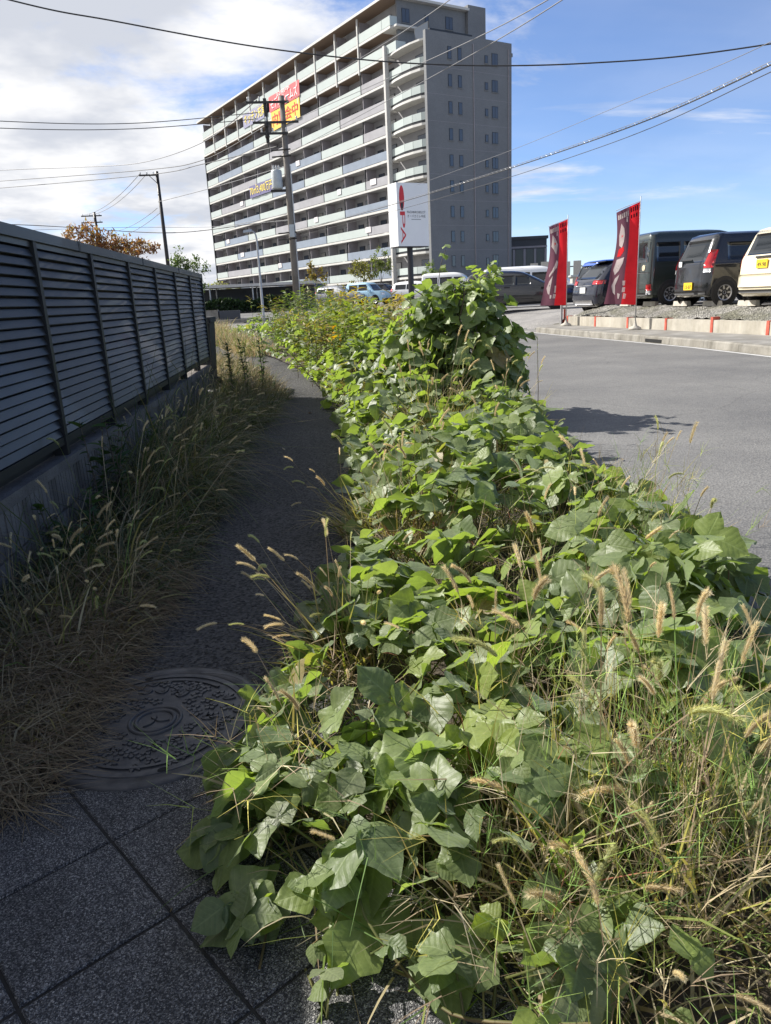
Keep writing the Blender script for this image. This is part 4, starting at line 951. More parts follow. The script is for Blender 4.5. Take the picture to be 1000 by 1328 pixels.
def flag(label, x, y, ht, wid, seed, prints):
    o = thing('promotional_flag', label, 'flag', (x, y, .15), rad(-15), 'promotional flags on the pavement')
    MB().tube([(0, 0, 0), (0, 0, ht + .10)], [.014, .010], 8).obj('flag_pole', M['galv'], o, True)
    MB().lathe([(.0, 0), (.16, 0), (.15, .05), (.05, .10), (.02, .22)], 16).obj('pole_base', M['stop'], o, True)
    MB().tube([(0, 0, ht), (-.55, .12, ht - .18)], .008, 6).obj('top_arm', M['galv'], o)
    hh = ht - .62
    def cl(u, v, off=0.):   # u 0 pole .. 1 free edge, v 0 top .. 1 bottom
        w = wid * (.60 + .02 * math.sin(5 * v) - .08 * math.sin(PI * min(1, v * 1.6)) + .28 * v ** 2.2)
        xx = -u * w - .01; fold = .07 * math.sin(u * 5.5 + seed + v * 2.2) * (.25 + u) + .16 * u
        zz_ = ht - .02 - v * hh - u * (.15 * (1 - v) + .05 * math.sin(3 * v + seed)) 
        return (xx, fold - off, zz_)
    def piece(nm, mk, u0_, u1_, v0_, v1_, off, nu=10, nv=26):
        b = MB()
        for j in range(nv + 1):
            for i in range(nu + 1): b.v.append(cl(u0_ + (u1_ - u0_) * i / nu, v0_ + (v1_ - v0_) * j / nv, off))
        for j in range(nv):
            for i in range(nu): k = j * (nu + 1) + i; b.f.append((k, k + 1, k + nu + 2, k + nu + 1))
        return b.obj(nm, M[mk], o, True)
    piece('red_cloth', 'flag_red', 0, .46, 0, 1, 0); pl = piece('plum_cloth', 'flag_plum', .46, 1, 0, 1, 0)
    for (mk, poly) in prints:
        n = len(poly); b = MB(); cu_, cv = sum(q[0] for q in poly) / n, sum(q[1] for q in poly) / n
        rings = 3
        for r_ in range(rings + 1):
            k = 1 - r_ / (rings + .001)
            for q in poly: b.v.append(cl(cu_ + (q[0] - cu_) * k, cv + (q[1] - cv) * k, .006))
        for r_ in range(rings):
            for i in range(n): b.f.append((r_ * n + i, r_ * n + (i + 1) % n, (r_ + 1) * n + (i + 1) % n, (r_ + 1) * n + i))
        b.obj('print', M[mk], pl)
bars = [('flag_white', [(a, .035 + (.55 - a) * -.02), (a + .055, .035), (a + .055, .085), (a, .085)]) for a in (.50, .58, .66, .74, .82, .89)]
inkb = [('flag_ink', [(a, .02), (a + .05, .02), (a + .05, .065), (a, .065)]) for a in (.08, .17, .26, .35)] + [('flag_ink', [(a, .09), (a + .06, .09), (a + .06, .125), (a, .125)]) for a in (.1, .22, .34)]
pr2 = bars + inkb + [('flag_white', [(.54, .09), (.60, .09), (.60, .14), (.54, .14)]),
    ('flag_white', [(.82, .13), (.70, .19), (.66, .26), (.68, .33), (.74, .39), (.86, .36), (.90, .25)]), ('flag_red', [(.80, .24), (.74, .25), (.73, .28), (.79, .29)]),
    ('flag_red', [(.86, .40), (.68, .38), (.62, .43), (.74, .48), (.88, .48)]), ('flag_white', [(.58, .50), (.86, .51), (.90, .62), (.82, .68), (.70, .64), (.60, .56)]), ('flag_ink', [(.79, .58), (.74, .58), (.74, .61), (.79, .61)]),
    ('flag_white', [(.66, .68), (.80, .72), (.88, .80), (.80, .87), (.70, .90), (.76, .80), (.70, .74)]), ('flag_white', [(.42, .75), (.52, .75), (.50, .80), (.42, .80)]), ('flag_white', [(.40, .82), (.50, .82), (.50, .87), (.40, .87)]), ('flag_white', [(.34, .89), (.44, .88), (.44, .94), (.36, .94)]), ('flag_white', [(.55, .89), (.64, .88), (.60, .94), (.56, .94)])]
pr1 = bars + inkb + [('flag_white', [(.56, .09), (.62, .09), (.62, .14), (.56, .14)]),
    ('flag_white', [(.84, .11), (.70, .16), (.56, .24), (.58, .30), (.62, .36), (.78, .29), (.92, .24)]), ('flag_red', [(.76, .20), (.68, .21), (.66, .24), (.74, .25)]),
    ('flag_white', [(.56, .43), (.48, .46), (.50, .52), (.66, .57), (.82, .63), (.84, .60), (.66, .50)]), ('flag_white', [(.66, .62), (.80, .68), (.88, .77), (.80, .84), (.72, .86), (.70, .74)]), ('flag_ink', [(.78, .73), (.74, .73), (.74, .75), (.78, .75)]),
    ('flag_white', [(.46, .75), (.53, .75), (.53, .84), (.46, .84)]), ('flag_white', [(.44, .86), (.56, .85), (.56, .91), (.46, .91)]), ('flag_white', [(.62, .87), (.70, .86), (.68, .91), (.62, .91)])]
flag('shorter looking red and plum promotional flag in front of the bright blue car', float(wall_x(22.1)) - .28, 22.1, 3.0, .86, .4, pr1)
flag('nearer taller red and plum promotional flag in front of the dark green van', float(wall_x(18.35)) - .28, 18.35, 3.0, .86, 1.3, pr2)

def spline(pts, n=14):
    P = [Vector(p) for p in pts]; out = []
    for i in range(len(P) - 1):
        a, b_, c_, d = P[max(i - 1, 0)], P[i], P[i + 1], P[min(i + 2, len(P) - 1)]
        for k in range(n):
            t = k / n; out.append(.5 * ((2 * b_) + (c_ - a) * t + (2 * a - 5 * b_ + 4 * c_ - d) * t * t + (3 * b_ - a - 3 * c_ + d) * t ** 3))
    out.append(P[-1]); return out
def sagline(p, q, sag, n=16):
    p, q = Vector(p), Vector(q); return [p.lerp(q, i / n) - Vector((0, 0, sag * 4 * (i / n) * (1 - i / n))) for i in range(n + 1)]
M['wire'] = flat('cable_black', (.03, .03, .032), .6); M['wire_l'] = flat('cable_grey', (.16, .16, .17), .5)
def wire(pts, r_, label, mk='wire', group=None): tag(MB().tube(spline(pts) if len(pts) > 2 else pts, r_, 5).obj('overhead_wire', M[mk], None, True), label, 'cable', group)
wire([(-14, 20, 10.2), (-7.31, 22.86, 9.10), (-4.62, 23.55, 8.74), (-.55, 23.99, 8.14), (3.81, 23.70, 7.59), (8.18, 22.56, 7.21), (12.37, 20.57, 7.03), (20, 16.5, 7.3)], .020, 'thick black cable sagging across the whole sky from upper left to right edge')
wire([(-20, 36.5, 9.9), (-13.30, 38.78, 9.74), (-7.80, 40.25, 9.81), (-1.77, 40.96, 10.28)], .018, 'upper of two level wires running left from the transformer pole top', 'wire')
wire([(-20, 36.5, 9.6), (-13.35, 38.77, 9.45), (-7.83, 40.25, 9.57), (-1.78, 40.96, 10.0)], .018, 'lower of two level wires running left from the transformer pole top', 'wire')
wire([(-40, 92, 16.2), (-29.94, 84.88, 15.41), (-20.89, 79.3, 14.52), (-13.29, 70.76, 13.28), (-6.51, 57.63, 12.19), (-1.77, 40.96, 10.83)], .028, 'top wire over the slim dark pole rising towards the transformer pole', 'wire_l')
wire([(-40, 92, 15.2), (-30.1, 84.82, 14.4), (-13.37, 70.75, 12.68), (-6.64, 57.62, 11.06), (-1.22, 40.98, 9.79)], .028, 'middle wire carried by the crossarm of the slim dark pole', 'wire')
wire([(-40, 92, 14.6), (-30.21, 84.78, 13.75), (-12.67, 70.88, 12.35), (-6.67, 57.62, 10.81), (-.94, 40.99, 8.74)], .028, 'lowest wire carried by the crossarm of the slim dark pole', 'wire')
g3 = 'wires from the slim pole to the distant pole'
_on = ('highest', 'second highest', 'second lowest', 'lowest')
for k, (p, q) in enumerate((((-13.45, 70.73, 12.47), (-28.3, 106.6, 13.4)), ((-12.89, 70.84, 12.47), (-27.4, 106.6, 13.4)), ((-12.44, 70.92, 9.65), (-26.4, 106.78, 11.37)), ((-12.2, 70.92, 9.3), (-26.2, 106.78, 10.6)))):
    wire(sagline(p, q, .7), .028, _on[k] + ' of four thin wires slung from the slim dark pole to the distant pole', 'wire_l', g3)
wire([(-.47, 41, 10.64), (2.67, 27.87, 9.09), (3.93, 19.61, 7.88), (4.8, 12, 6.9)], .012, 'leftmost wire crossing the flats towards the top of the picture', 'wire_l')
wire([(-.46, 41, 9.77), (3.89, 25.71, 8.09), (4.84, 15.25, 6.34), (5.0, 8, 5.4)], .012, 'middle wire crossing the flats and blank side wall towards the top', 'wire_l')
wire([(-.51, 41, 8.37), (4.11, 25.67, 7.65), (5.08, 15.17, 6.31), (5.4, 8, 5.6)], .012, 'rightmost wire crossing the blank side wall towards the top', 'wire_l')
# lashed cable: messenger wire with spiral hanger
sp_ = spline([(-.5, 41, 4.66), (4.77, 29.62, 4.86), (7.19, 18.66, 4.61), (7.24, 11.99, 4.32), (6.9, 6, 4.2)], 40)
lc = thing('overhead_cable', 'thick lashed cable climbing from behind the sign to the right edge', 'cable', (0, 0, 0))
MB().tube(sp_, .013, 6).obj('cable', M['wire'], lc, True)
MB().tube([p + Vector((0, 0, .045 + .0 * i)) for i, p in enumerate(sp_)], .006, 4).obj('messenger', M['wire_l'], lc)
hx = []
for i in range(40, len(sp_) - 1):
    for k in range(4):
        t = k / 4; p = sp_[i].lerp(sp_[i + 1], t); a = (i * 4 + k) * 1.57; hx.append(p + Vector((.022 * math.cos(a), 0, .022 + .028 * math.sin(a))))
MB().tube(hx, .004, 3).obj('spiral_hanger', M['galv'], lc)
wire([(-.52, 41, 4.43), (4.9, 29.6, 4.63), (7.2, 18.66, 4.41), (7.24, 11.98, 4.22), (6.9, 6, 4.1)], .008, 'thin wire just below the thick lashed cable')
wire([(5.8, 39.58, 6.53), (7.78, 28.97, 6.16), (8.59, 20.26, 5.74), (8.24, 13.71, 5.12), (7.8, 7, 4.9)], .007, 'thin grey wire above the lashed cable over the blue sky', 'wire_l')
wire([(-30, 75, 9.5), (-23.69, 76.41, 9.13), (-11.98, 71, 7.62), (-3.54, 59.9, 7.01), (-.45, 41, 5.29)], .035, 'thick dark cable running level behind the russet tree to the transformer pole')
wire([(-30, 80, 9.2), (-17.83, 77.99, 8.91), (-7.67, 71.59, 8.02), (-.75, 40.99, 5.58)], .02, 'thin wire just above the thick cable behind the russet tree', 'wire_l')
wire([(-12.31, 70.94, 10.15), (-6.65, 59.63, 9.48), (-.55, 41, 7.84)], .022, 'wire from the waist of the slim dark pole to the transformer', 'wire_l')
# far kerb and low blocks across the bend
fk = thing('far_kerb', 'low concrete kerb and block at the bend beyond the path', 'kerb', (-5.2, 38.5, gz(-5, 38.5)))
MB().box(-5.5, 3.2, 0, .3, 0, .18).obj('kerbstone', M['kerb'], fk); MB().box(-.6, .5, 2.2, 2.8, .1, .65).obj('block', M['kerb'], fk); MB().box(.55, 1.6, 2.25, 2.7, .1, .6).obj('planter', M['d_wall'], fk)
sh = thing('shed', 'small pale flat roofed shed behind the blue car', 'building', (20.4, 58, .75), rad(-15)); MB().box(0, 3.4, 0, 2.5, 0, 1.35).obj('wall', M['screen'], sh); MB().box(-.15, 3.55, -.15, 2.65, 1.351, 1.48).obj('roof', M['xformer'], sh); MB().box(.4, 1.2, -.03, -.002, .1, 1.1).obj('door', M['xformer'], sh)

# ------------------------------------------------------------------ plants
def frame_mats(P, Yd, Nn, S):
    """(n,3,3) matrices with columns across / along / normal scaled by S"""
    Yd = Yd / np.linalg.norm(Yd, axis=1, keepdims=True); X = np.cross(Yd, Nn); X /= np.linalg.norm(X, axis=1, keepdims=True) + 1e-9
    Z = np.cross(X, Yd); return np.stack([X, Yd, Z], axis=2) * S[:, None, None]
def leaf_shape(seed, kind, fine=False):
    """leaflet: 9 stations x 5 across; kind 0 terminal, +-1 side leaflets; returns V, F, UV"""
    r = np.random.default_rng(seed)
    t = np.array([0, .05, .15, .29, .45, .60, .75, .89, 1.0])
    wl_ = np.array([.03, .23, .395, .49, .50, .425, .30, .145, .006]); wr_ = wl_.copy()
    lob = r.uniform(0, 1)
    for w_ in (wl_, wr_):
        w_ *= 1 + r.uniform(-.05, .05, 9)
        if lob > .6: w_[3:5] *= 1.08; w_[5] *= .86; w_[6] *= .88
    if kind > 0: wr_ *= .68; wl_[1:5] *= 1.12
    if kind < 0: wl_ *= .68; wr_[1:5] *= 1.12
    if fine:                                     # smooth outline for the near leaves
        tf = np.concatenate([[0, .02, .06, .11], np.linspace(.18, .92, 9), [.97, 1.0]])
        def crv(w):
            o_ = []
            for q in tf:
                i = min(max(np.searchsorted(t, q) - 1, 0), 7); u_ = (q - t[i]) / (t[i + 1] - t[i]); p0, p1, p2, p3 = w[max(i - 1, 0)], w[i], w[i + 1], w[min(i + 2, 8)]
                o_.append(max(.003, .5 * (2 * p1 + (p2 - p0) * u_ + (2 * p0 - 5 * p1 + 4 * p2 - p3) * u_ ** 2 + (3 * p1 - p0 - 3 * p2 + p3) * u_ ** 3)))
            return np.array(o_)
        wl_, wr_, t = crv(wl_), crv(wr_), tf
    fold, curl, cup = r.uniform(-.04, .17), r.uniform(-.08, .36), r.uniform(-.10, .24)
    ph = r.uniform(0, 6, 5); V, UV = [], []
    bend = r.uniform(-.10, .10); xs_ = (-1, -.72, -.36, 0, .36, .72, 1)
    for i, ti in enumerate(t):
        for s in xs_:
            w_ = (wl_[i] if s < 0 else wr_[i]) * (1 + (.035 * math.sin(17 * ti + ph[4] * (1 if s < 0 else 2)) if abs(s) == 1 else 0))
            x = s * w_ + bend * ti * ti; y = ti - .09 * abs(s) ** 1.5 * (1 - ti) ** 3
            z = fold * abs(s) ** 1.4 * w_ - curl * ti * ti * .5 - cup * (abs(s) * w_) ** 2 * 2 + .030 * math.sin(9 * ti + ph[0]) * abs(s) ** 1.5 + .030 * math.sin(14 * ti + ph[1] + (2 if s > 0 else 0)) * abs(s) ** 3 + .018 * math.sin(6 * s + 7 * ti + ph[2])
            V.append((x, y, z)); UV.append((s * w_, ti))
    F = [(i * 7 + j, i * 7 + j + 1, (i + 1) * 7 + j + 1, (i + 1) * 7 + j) for i in range(len(t) - 1) for j in range(6)]
    return np.array(V), np.array(F), np.array(UV)
LEAF = {k: [leaf_shape(100 * (k + 2) + s, k) for s in range(6)] for k in (-1, 0, 1)}
KUD = [(.138, .180, .064), (.158, .205, .068), (.112, .155, .058), (.168, .220, .050), (.192, .240, .046), (.175, .205, .105), (.22, .17, .06)]
leaf_objs = {}
def leaf_mesh(kind, s, c):
    key = (kind, s, c)
    if key not in leaf_objs:
        V, F, UV = leaf_shape(100 * (kind + 2) + s, kind, True); leaf_objs[key] = npmesh('leaf', V, F, M['leaf'], np.tile(KUD[c], (len(V), 1)), UV)
    return leaf_objs[key]
SUN = np.array(sun_dir)
class Leaves:
    def __init__(s): s.p = []; s.y = []; s.n = []; s.s = []; s.k = []; s.c = []; s.v = []
    def trifoliate(s, p, az, n, size, c, rng):
        a = np.array([math.cos(az), math.sin(az), 0.]); a -= n * (a @ n); a /= np.linalg.norm(a); bb = np.cross(n, a)
        for kind, ang, off in ((0, 0, .30), (1, 1.25, .08), (-1, -1.25, .08)):
            if rng.random() < .06: continue
            d = a * math.cos(ang) + bb * math.sin(ang)
            nn = n + rng.normal(0, .28, 3); d = d + rng.normal(0, .12, 3) - np.array([0, 0, rng.uniform(.0, .75)])
            s.p.append(p + a * off * size); s.y.append(d); s.n.append(nn / np.linalg.norm(nn)); s.s.append(size * (1.0 if kind == 0 else .88) * rng.uniform(.85, 1.1)); s.k.append(kind); s.c.append(c); s.v.append(int(rng.integers(6)))
    def done(s, parent, n_parts, keep=None):
        P, Yd, Nn, S = np.array(s.p), np.array(s.y), np.array(s.n), np.array(s.s)
        K, Cc, Vv = np.array(s.k), np.array(s.c), np.array(s.v)
        Mx = frame_mats(P, Yd, Nn, S)
        dist = np.linalg.norm(P - np.array([0, 0, CAM_H]), axis=1); score = S / dist * (1 + .0)
        if keep is not None: score = score * keep(P)
        order = np.argsort(-score); parts = set(order[:n_parts].tolist())
        for i in parts:
            mw = Matrix([list(Mx[i][0]) + [P[i][0]], list(Mx[i][1]) + [P[i][1]], list(Mx[i][2]) + [P[i][2]], [0, 0, 0, 1]])
            link('leaf', leaf_mesh(int(K[i]), int(Vv[i]), int(Cc[i])), parent, mw=mw)
        VV, FF, UU, CC = [], [], [], []; o = 0
        rest = np.array([i for i in range(len(P)) if i not in parts], int)
        for kind in (-1, 0, 1):
            for sv in range(6):
                idx = rest[(K[rest] == kind) & (Vv[rest] == sv)]
                if not len(idx): continue
                V, F, UV = LEAF[kind][sv]
                X = np.einsum('nij,vj->nvi', Mx[idx], V) + P[idx][:, None, :]
                VV.append(X.reshape(-1, 3)); FF.append((F[None] + (np.arange(len(idx)) * len(V))[:, None, None] + o).reshape(-1, 4)); o += len(idx) * len(V)
                UU.append(np.tile(UV, (len(idx), 1))); jit = RNG.uniform(.8, 1.2, (len(idx), 1))
                CC.append(np.repeat(np.array(KUD)[Cc[idx]] * jit, len(V), axis=0))
        if VV: stuff(link('foliage', npmesh('foliage', np.concatenate(VV), np.concatenate(FF), M['leaf'], np.concatenate(CC), np.concatenate(UU)), parent))
def ribbons(P0, D0, L, Wd, bend, cols, tipc=None, seg=4, grav=None):
    """grass blades as tapering ribbons: P0 base, D0 initial direction, L length, Wd width, bend = droop amount"""
    n = len(P0); D = D0 / np.linalg.norm(D0, axis=1, keepdims=True)
    side_ = np.cross(D, np.array([0, 0, 1.]) + RNG.normal(0, .4, (n, 3))); side_ /= np.linalg.norm(side_, axis=1, keepdims=True) + 1e-9
    pts = [P0]; d = D.copy(); p = P0.copy()
    for k in range(seg):
        p = p + d * (L / seg)[:, None]; pts.append(p)
        d = d + np.array([0, 0, -1.]) * (bend / seg)[:, None] + (grav[None] if grav is not None else 0); d /= np.linalg.norm(d, axis=1, keepdims=True)
    prof = [1., .95, .8, .55, .08] if seg == 4 else list(np.linspace(1, .7 if seg == 6 else .15, seg + 1))
    V = np.zeros((n, 2 * (seg + 1), 3)); Cc = np.zeros((n, 2 * (seg + 1), 3))
    for k, q in enumerate(pts):
        w_ = side_ * (Wd * prof[k] / 2)[:, None]; V[:, 2 * k] = q - w_; V[:, 2 * k + 1] = q + w_
        f_ = k / seg; cc = cols if tipc is None else cols * (1 - f_) + tipc * f_; Cc[:, 2 * k] = cc; Cc[:, 2 * k + 1] = cc
    F = np.array([(2 * k, 2 * k + 1, 2 * k + 3, 2 * k + 2) for k in range(seg)])
    FF = (F[None] + (np.arange(n) * 2 * (seg + 1))[:, None, None]).reshape(-1, 4)
    return V.reshape(-1, 3), FF, Cc.reshape(-1, 3), pts[-1], d
def join(parts):
    V, F, Cc = [], [], []; o = 0
    for v, f, c in parts: V.append(v); F.append(f + o); Cc.append(c); o += len(v)
    return np.concatenate(V), np.concatenate(F), np.concatenate(Cc)
# ---------------- foxtail seed heads: curved core with bristles
def head_mesh(seed, col, droop, dens=1.0):
    r = np.random.default_rng(seed); V, F, Cc = [], [], []; n = 9; q = 6
    for i in range(n):
        t = i / (n - 1); a = droop * t; y = math.sin(a) / droop if droop > .01 else t; z = -(1 - math.cos(a)) / droop if droop > .01 else 0
        rr = .050 * math.sin(PI * min(1, .12 + .86 * t)) ** .6
        for j in range(q):
            b_ = 2 * PI * j / q; V.append((rr * math.cos(b_), y - rr * math.sin(b_) * math.sin(a) * -1, z + rr * math.sin(b_) * math.cos(a))); Cc.append(np.array(col) * .8)
    for i in range(n - 1):
        for j in range(q): F.append((i * q + j, i * q + (j + 1) % q, (i + 1) * q + (j + 1) % q, (i + 1) * q + j))
    nb = int(620 * dens)
    for k in range(nb):
        t = r.uniform(.02, 1); a = droop * t; c0 = np.array([0, math.sin(a) / max(droop, .01), -(1 - math.cos(a)) / max(droop, .01)]); tan = np.array([0, math.cos(a), -math.sin(a)])
        b_ = r.uniform(0, 2 * PI); nrm = np.array([math.cos(b_), math.sin(b_) * math.sin(a), math.sin(b_) * math.cos(a)]); rr = .04
        p0 = c0 + nrm * rr; L_ = r.uniform(.05, .115); tip = p0 + (nrm * .75 + tan * .8 + r.normal(0, .15, 3)) * L_; sd = np.cross(nrm, tan) * .0048
        o = len(V); V += [tuple(p0 - sd), tuple(p0 + sd), tuple(tip + sd * .2), tuple(tip - sd * .2)]; Cc += [np.array(col), np.array(col), np.array(col) * 1.25, np.array(col) * 1.25]; F.append((o, o + 1, o + 2, o + 3))
    return npmesh('seed_head', np.array(V), np.array(F), M['bristle'], np.clip(np.array(Cc), 0, 1))
HC = [(.66, .59, .40), (.72, .65, .46), (.50, .53, .26), (.62, .54, .36)]
HEADS = [head_mesh(40 + i, HC[i % 4], (.15, .5, .9, .35)[i % 4] + .04 * i) for i in range(12)]
STRAW = np.array([(.38, .32, .20), (.32, .26, .16), (.44, .38, .25), (.28, .21, .14)]); GREEN = np.array([(.085, .14, .035), (.12, .17, .04), (.16, .19, .05), (.07, .115, .035)]); YEL = np.array([(.34, .33, .07), (.42, .38, .10)]); RED = np.array([(.30, .12, .07), (.33, .19, .11)])
def pick(palette, n): return palette[RNG.integers(len(palette), size=n)] * RNG.uniform(.75, 1.2, (n, 1))
def grass_clump(name, label, x, y, spread, nb, nh, hgt, lean, green=.5, head_len=.085, group='foxtail grass clumps', spikes=0, base_z=0., fan=.5, wid=.006, heads_low=.75):
    """a foxtail clump: leaf blades, stalks and nodding seed heads"""
    o = thing(name, label, 'grass', (x, y, gz(x, y) + base_z), 0, group)
    def bases(n): 
        a = RNG.uniform(0, 2 * PI, n); r_ = spread * np.sqrt(RNG.random(n)); return np.stack([r_ * np.cos(a), r_ * np.sin(a), np.zeros(n)], 1)
    parts = []
    if nb:
        B0 = bases(nb); D = np.stack([RNG.normal(lean[0], fan, nb) + B0[:, 0] / max(spread, .05) * .3, RNG.normal(lean[1], fan, nb) + B0[:, 1] / max(spread, .05) * .3, np.ones(nb) * 1.1], 1)
        c = np.where(RNG.random((nb, 1)) < green, pick(GREEN, nb), pick(STRAW, nb)); L_ = hgt * RNG.uniform(.35, .95, nb)
        v, f, cc, _, _ = ribbons(B0, D, L_, wid * RNG.uniform(.6, 1.6, nb), RNG.uniform(.3, 1.9, nb), c, np.where(RNG.random((nb, 1)) < .4, pick(STRAW, nb), c)); parts.append((v, f, cc))
        stuff(link('blades', npmesh('blades', *[join(parts)[i] for i in (0, 1)], M['grass'], join(parts)[2]), o))
    sp2 = []
    if nh:
        B0 = bases(nh); D = np.stack([RNG.normal(lean[0], fan * .8, nh), RNG.normal(lean[1], fan * .8, nh), np.ones(nh) * 1.3], 1)
        L_ = hgt * RNG.uniform(heads_low, 1.25, nh); c = np.where(RNG.random((nh, 1)) < .35, pick(GREEN * 1.6, nh), pick(STRAW, nh))
        v, f, cc, tip, td = ribbons(B0, D, L_, np.full(nh, .0034), RNG.uniform(.15, .9, nh), c, None, 6); sp2.append((v, f, cc))
        for i in range(nh):
            d = td[i] / np.linalg.norm(td[i]); up_ = np.array([0, 0, 1.]); X = np.cross(d, up_); X /= np.linalg.norm(X) + 1e-9; Z = np.cross(X, d); s = head_len * RNG.uniform(.5, 1.08)
            Rm = np.stack([X * RNG.uniform(.65, 1.1), d, Z * RNG.uniform(.65, 1.1)], 1) * s
            link('seed_head', HEADS[int(RNG.integers(12))], o, mw=Matrix([list(Rm[k]) + [tip[i][k]] for k in range(3)] + [[0, 0, 0, 1]]))
    if spikes:                                   # crabgrass: bare stalks with a few radiating spikes
        B0 = bases(spikes); D = np.stack([RNG.normal(lean[0], fan, spikes), RNG.normal(lean[1], fan, spikes), np.ones(spikes) * 1.3], 1); L_ = hgt * RNG.uniform(.55, 1.2, spikes)
        c = pick(np.concatenate([STRAW, YEL, GREEN * 1.8]), spikes); v, f, cc, tip, td = ribbons(B0, D, L_, np.full(spikes, .0022), RNG.uniform(0, .6, spikes), c, None, 5); sp2.append((v, f, cc))
        k = 5; T_ = np.repeat(tip, k, 0) - np.repeat(td, k, 0) * RNG.uniform(0, .04, (spikes * k, 1)); Dd = np.repeat(td, k, 0) + RNG.normal(0, .75, (spikes * k, 3))
        v, f, cc, _, _ = ribbons(T_, Dd, RNG.uniform(.05, .12, spikes * k), np.full(spikes * k, .0022), RNG.uniform(0, .5, spikes * k), np.repeat(c, k, 0) * 1.05, None, 2); sp2.append((v, f, cc))
    if sp2: j = join(sp2); stuff(link('stalks', npmesh('stalks', j[0], j[1], M['straw'], j[2]), o))
    return o

# ---------------- the kudzu carpet on the verge
def veg_r(y): return np.interp(y, [.9, 1.4, 2.1, 3.1, 5.7, 7.5, 11, 14, 22, 30], [.80, 1.10, 1.42, 1.58, 1.70, 1.76, 1.68, 1.45, .75, -.6])
def vnoise(x, y): return .5 + .25 * np.sin(3.1 * x + 1.3 * y + 1) + .25 * np.sin(2.3 * y - 4.1 * x + 2)
def veg_h(x, y):
    h0 = np.interp(y, [.8, 1.2, 2, 3, 5, 6.5, 8.5, 10, 13, 17, 21, 26, 30], [.20, .28, .32, .36, .42, .50, .64, .76, .82, .85, .8, .45, .2])
    e = np.clip((x - veg_l(y)) / .5, 0, 1) * np.clip((veg_r(y) + .1 - x) / .55, 0, 1); 
    return h0 * (.22 + .78 * np.sqrt(e)) * (.72 + .55 * vnoise(x, y))
KP = thing('kudzu_patch', 'broad leaved kudzu vine sprawling over the verge between path and road', 'vine', (0, 0, 0))
lv_ = Leaves(); stems = MB(); rng = np.random.default_rng(21)
def scatter_kudzu(LV, y0, y1, dens, size, n_try=None):
    area = (y1 - y0) * 2.0; n = int(area * dens); k = 0
    for _ in range(n):
        y = rng.uniform(y0, y1); x = rng.uniform(float(veg_l(y)) - .08, float(veg_r(y)) + .05)
        wdt = float(veg_r(y) - veg_l(y))
        if rng.random() > wdt / 2.0: continue
        if y < 1.75 and rng.random() < float(np.clip((x - .40) * 1.5, 0, .55)): continue      # grassy corner
        h = float(veg_h(x, y)); z = h * (.45 + .6 * math.sqrt(rng.random())) + .02
        if y < 1.6 and x < .1: z = min(z, .16 + rng.random() * .12)
        if y < 1.15: z = min(z, .07 + rng.random() * .12)
        if y < .97 and x < .14: continue
        gap = math.sin(5.3 * x + 1.1) * math.sin(4.1 * y + .4)
        if gap > .72 and y < 7: continue
        nn = np.array([rng.normal(0, .62), rng.normal(0, .62), 1.0]) + SUN * .25; nn /= np.linalg.norm(nn)
        c = int(rng.choice(7, p=[.265, .22, .2, .13, .07, .105, .01])); c = 1 if (c == 6 and y < 2) else c; s = size * rng.uniform(.55, 1.25) * (.78 if y < 1.25 else 1)
        LV.trifoliate(np.array([x, y, z + gz(x, y)]), rng.uniform(0, 2 * PI), nn, s, c, rng); k += 1
        if y < 7 and rng.random() < .55: stems.tube([(x + rng.normal(0, .06), y + rng.normal(0, .06), .0), (x + rng.normal(0, .04), y + rng.normal(0, .04), z * .6), (x, y, z)], [.0035, .003, .002], 4, False)
scatter_kudzu(lv_, .78, 2.2, 265, .092)
for _ in range(60):
    y = rng.uniform(1.3, 2.3); x = rng.uniform(.8, float(veg_r(y))); nn = np.array([rng.normal(0, .5), rng.normal(-.2, .5), 1.]); lv_.trifoliate(np.array([x, y, float(veg_h(np.array(x), np.array(y))) * rng.uniform(.7, 1.15) + .03]), rng.uniform(0, 6.3), nn / np.linalg.norm(nn), .105 * rng.uniform(.7, 1.2), int(rng.choice(4)), rng)
scatter_kudzu(lv_, 2.2, 4.0, 150, .112); scatter_kudzu(lv_, 4.0, 6.2, 115, .12); scatter_kudzu(lv_, 6.2, 9.0, 90, .125)
# leaves lying out over the paving at the near left edge
for (x, y, z, az, s) in ((-.24, 1.38, .10, 3.0, .125), (-.17, 1.24, .07, 3.6, .11), (.03, 1.13, .10, 4.3, .12), (.16, 1.05, .12, 4.6, .13), (-.20, 1.52, .12, 2.7, .13), (-.14, 1.72, .13, 2.9, .12), (.06, 1.2, .15, 3.3, .12), (.36, .99, .14, 4.8, .13), (.04, 1.2, .22, 3.9, .12)):
    lv_.trifoliate(np.array([x, y, z]), az, np.array([-.25, -.3, 1.]) / 1.1, s, int(rng.integers(4)), rng)
lv_.done(KP, 300, lambda P: np.where((P[:, 2] > .55 * veg_h(P[:, 0], P[:, 1])) & (P[:, 1] > .84), 1., .2))
# dead stems and seedlings under the leaves
n = 9000; yy_ = RNG.uniform(.98, 9, n); xx_ = veg_l(yy_) + .08 + (veg_r(yy_) - veg_l(yy_) - .1) * RNG.random(n); hh_ = veg_h(xx_, yy_)
v, f, cc, _, _ = ribbons(np.stack([xx_, yy_, RNG.uniform(0, .25, n) * hh_], 1), np.stack([RNG.normal(0, .9, n), RNG.normal(0, .9, n), RNG.uniform(.1, 1.1, n)], 1), RNG.uniform(.10, .34, n), RNG.uniform(.002, .005, n), RNG.uniform(.2, 1.6, n), np.where(RNG.random((n, 1)) < .55, pick(STRAW, n), pick(GREEN * 1.3, n)))
v[:, 2] = np.maximum(v[:, 2], .02); stuff(link('undergrowth', npmesh('undergrowth', v, f, M['grass'], cc), KP))
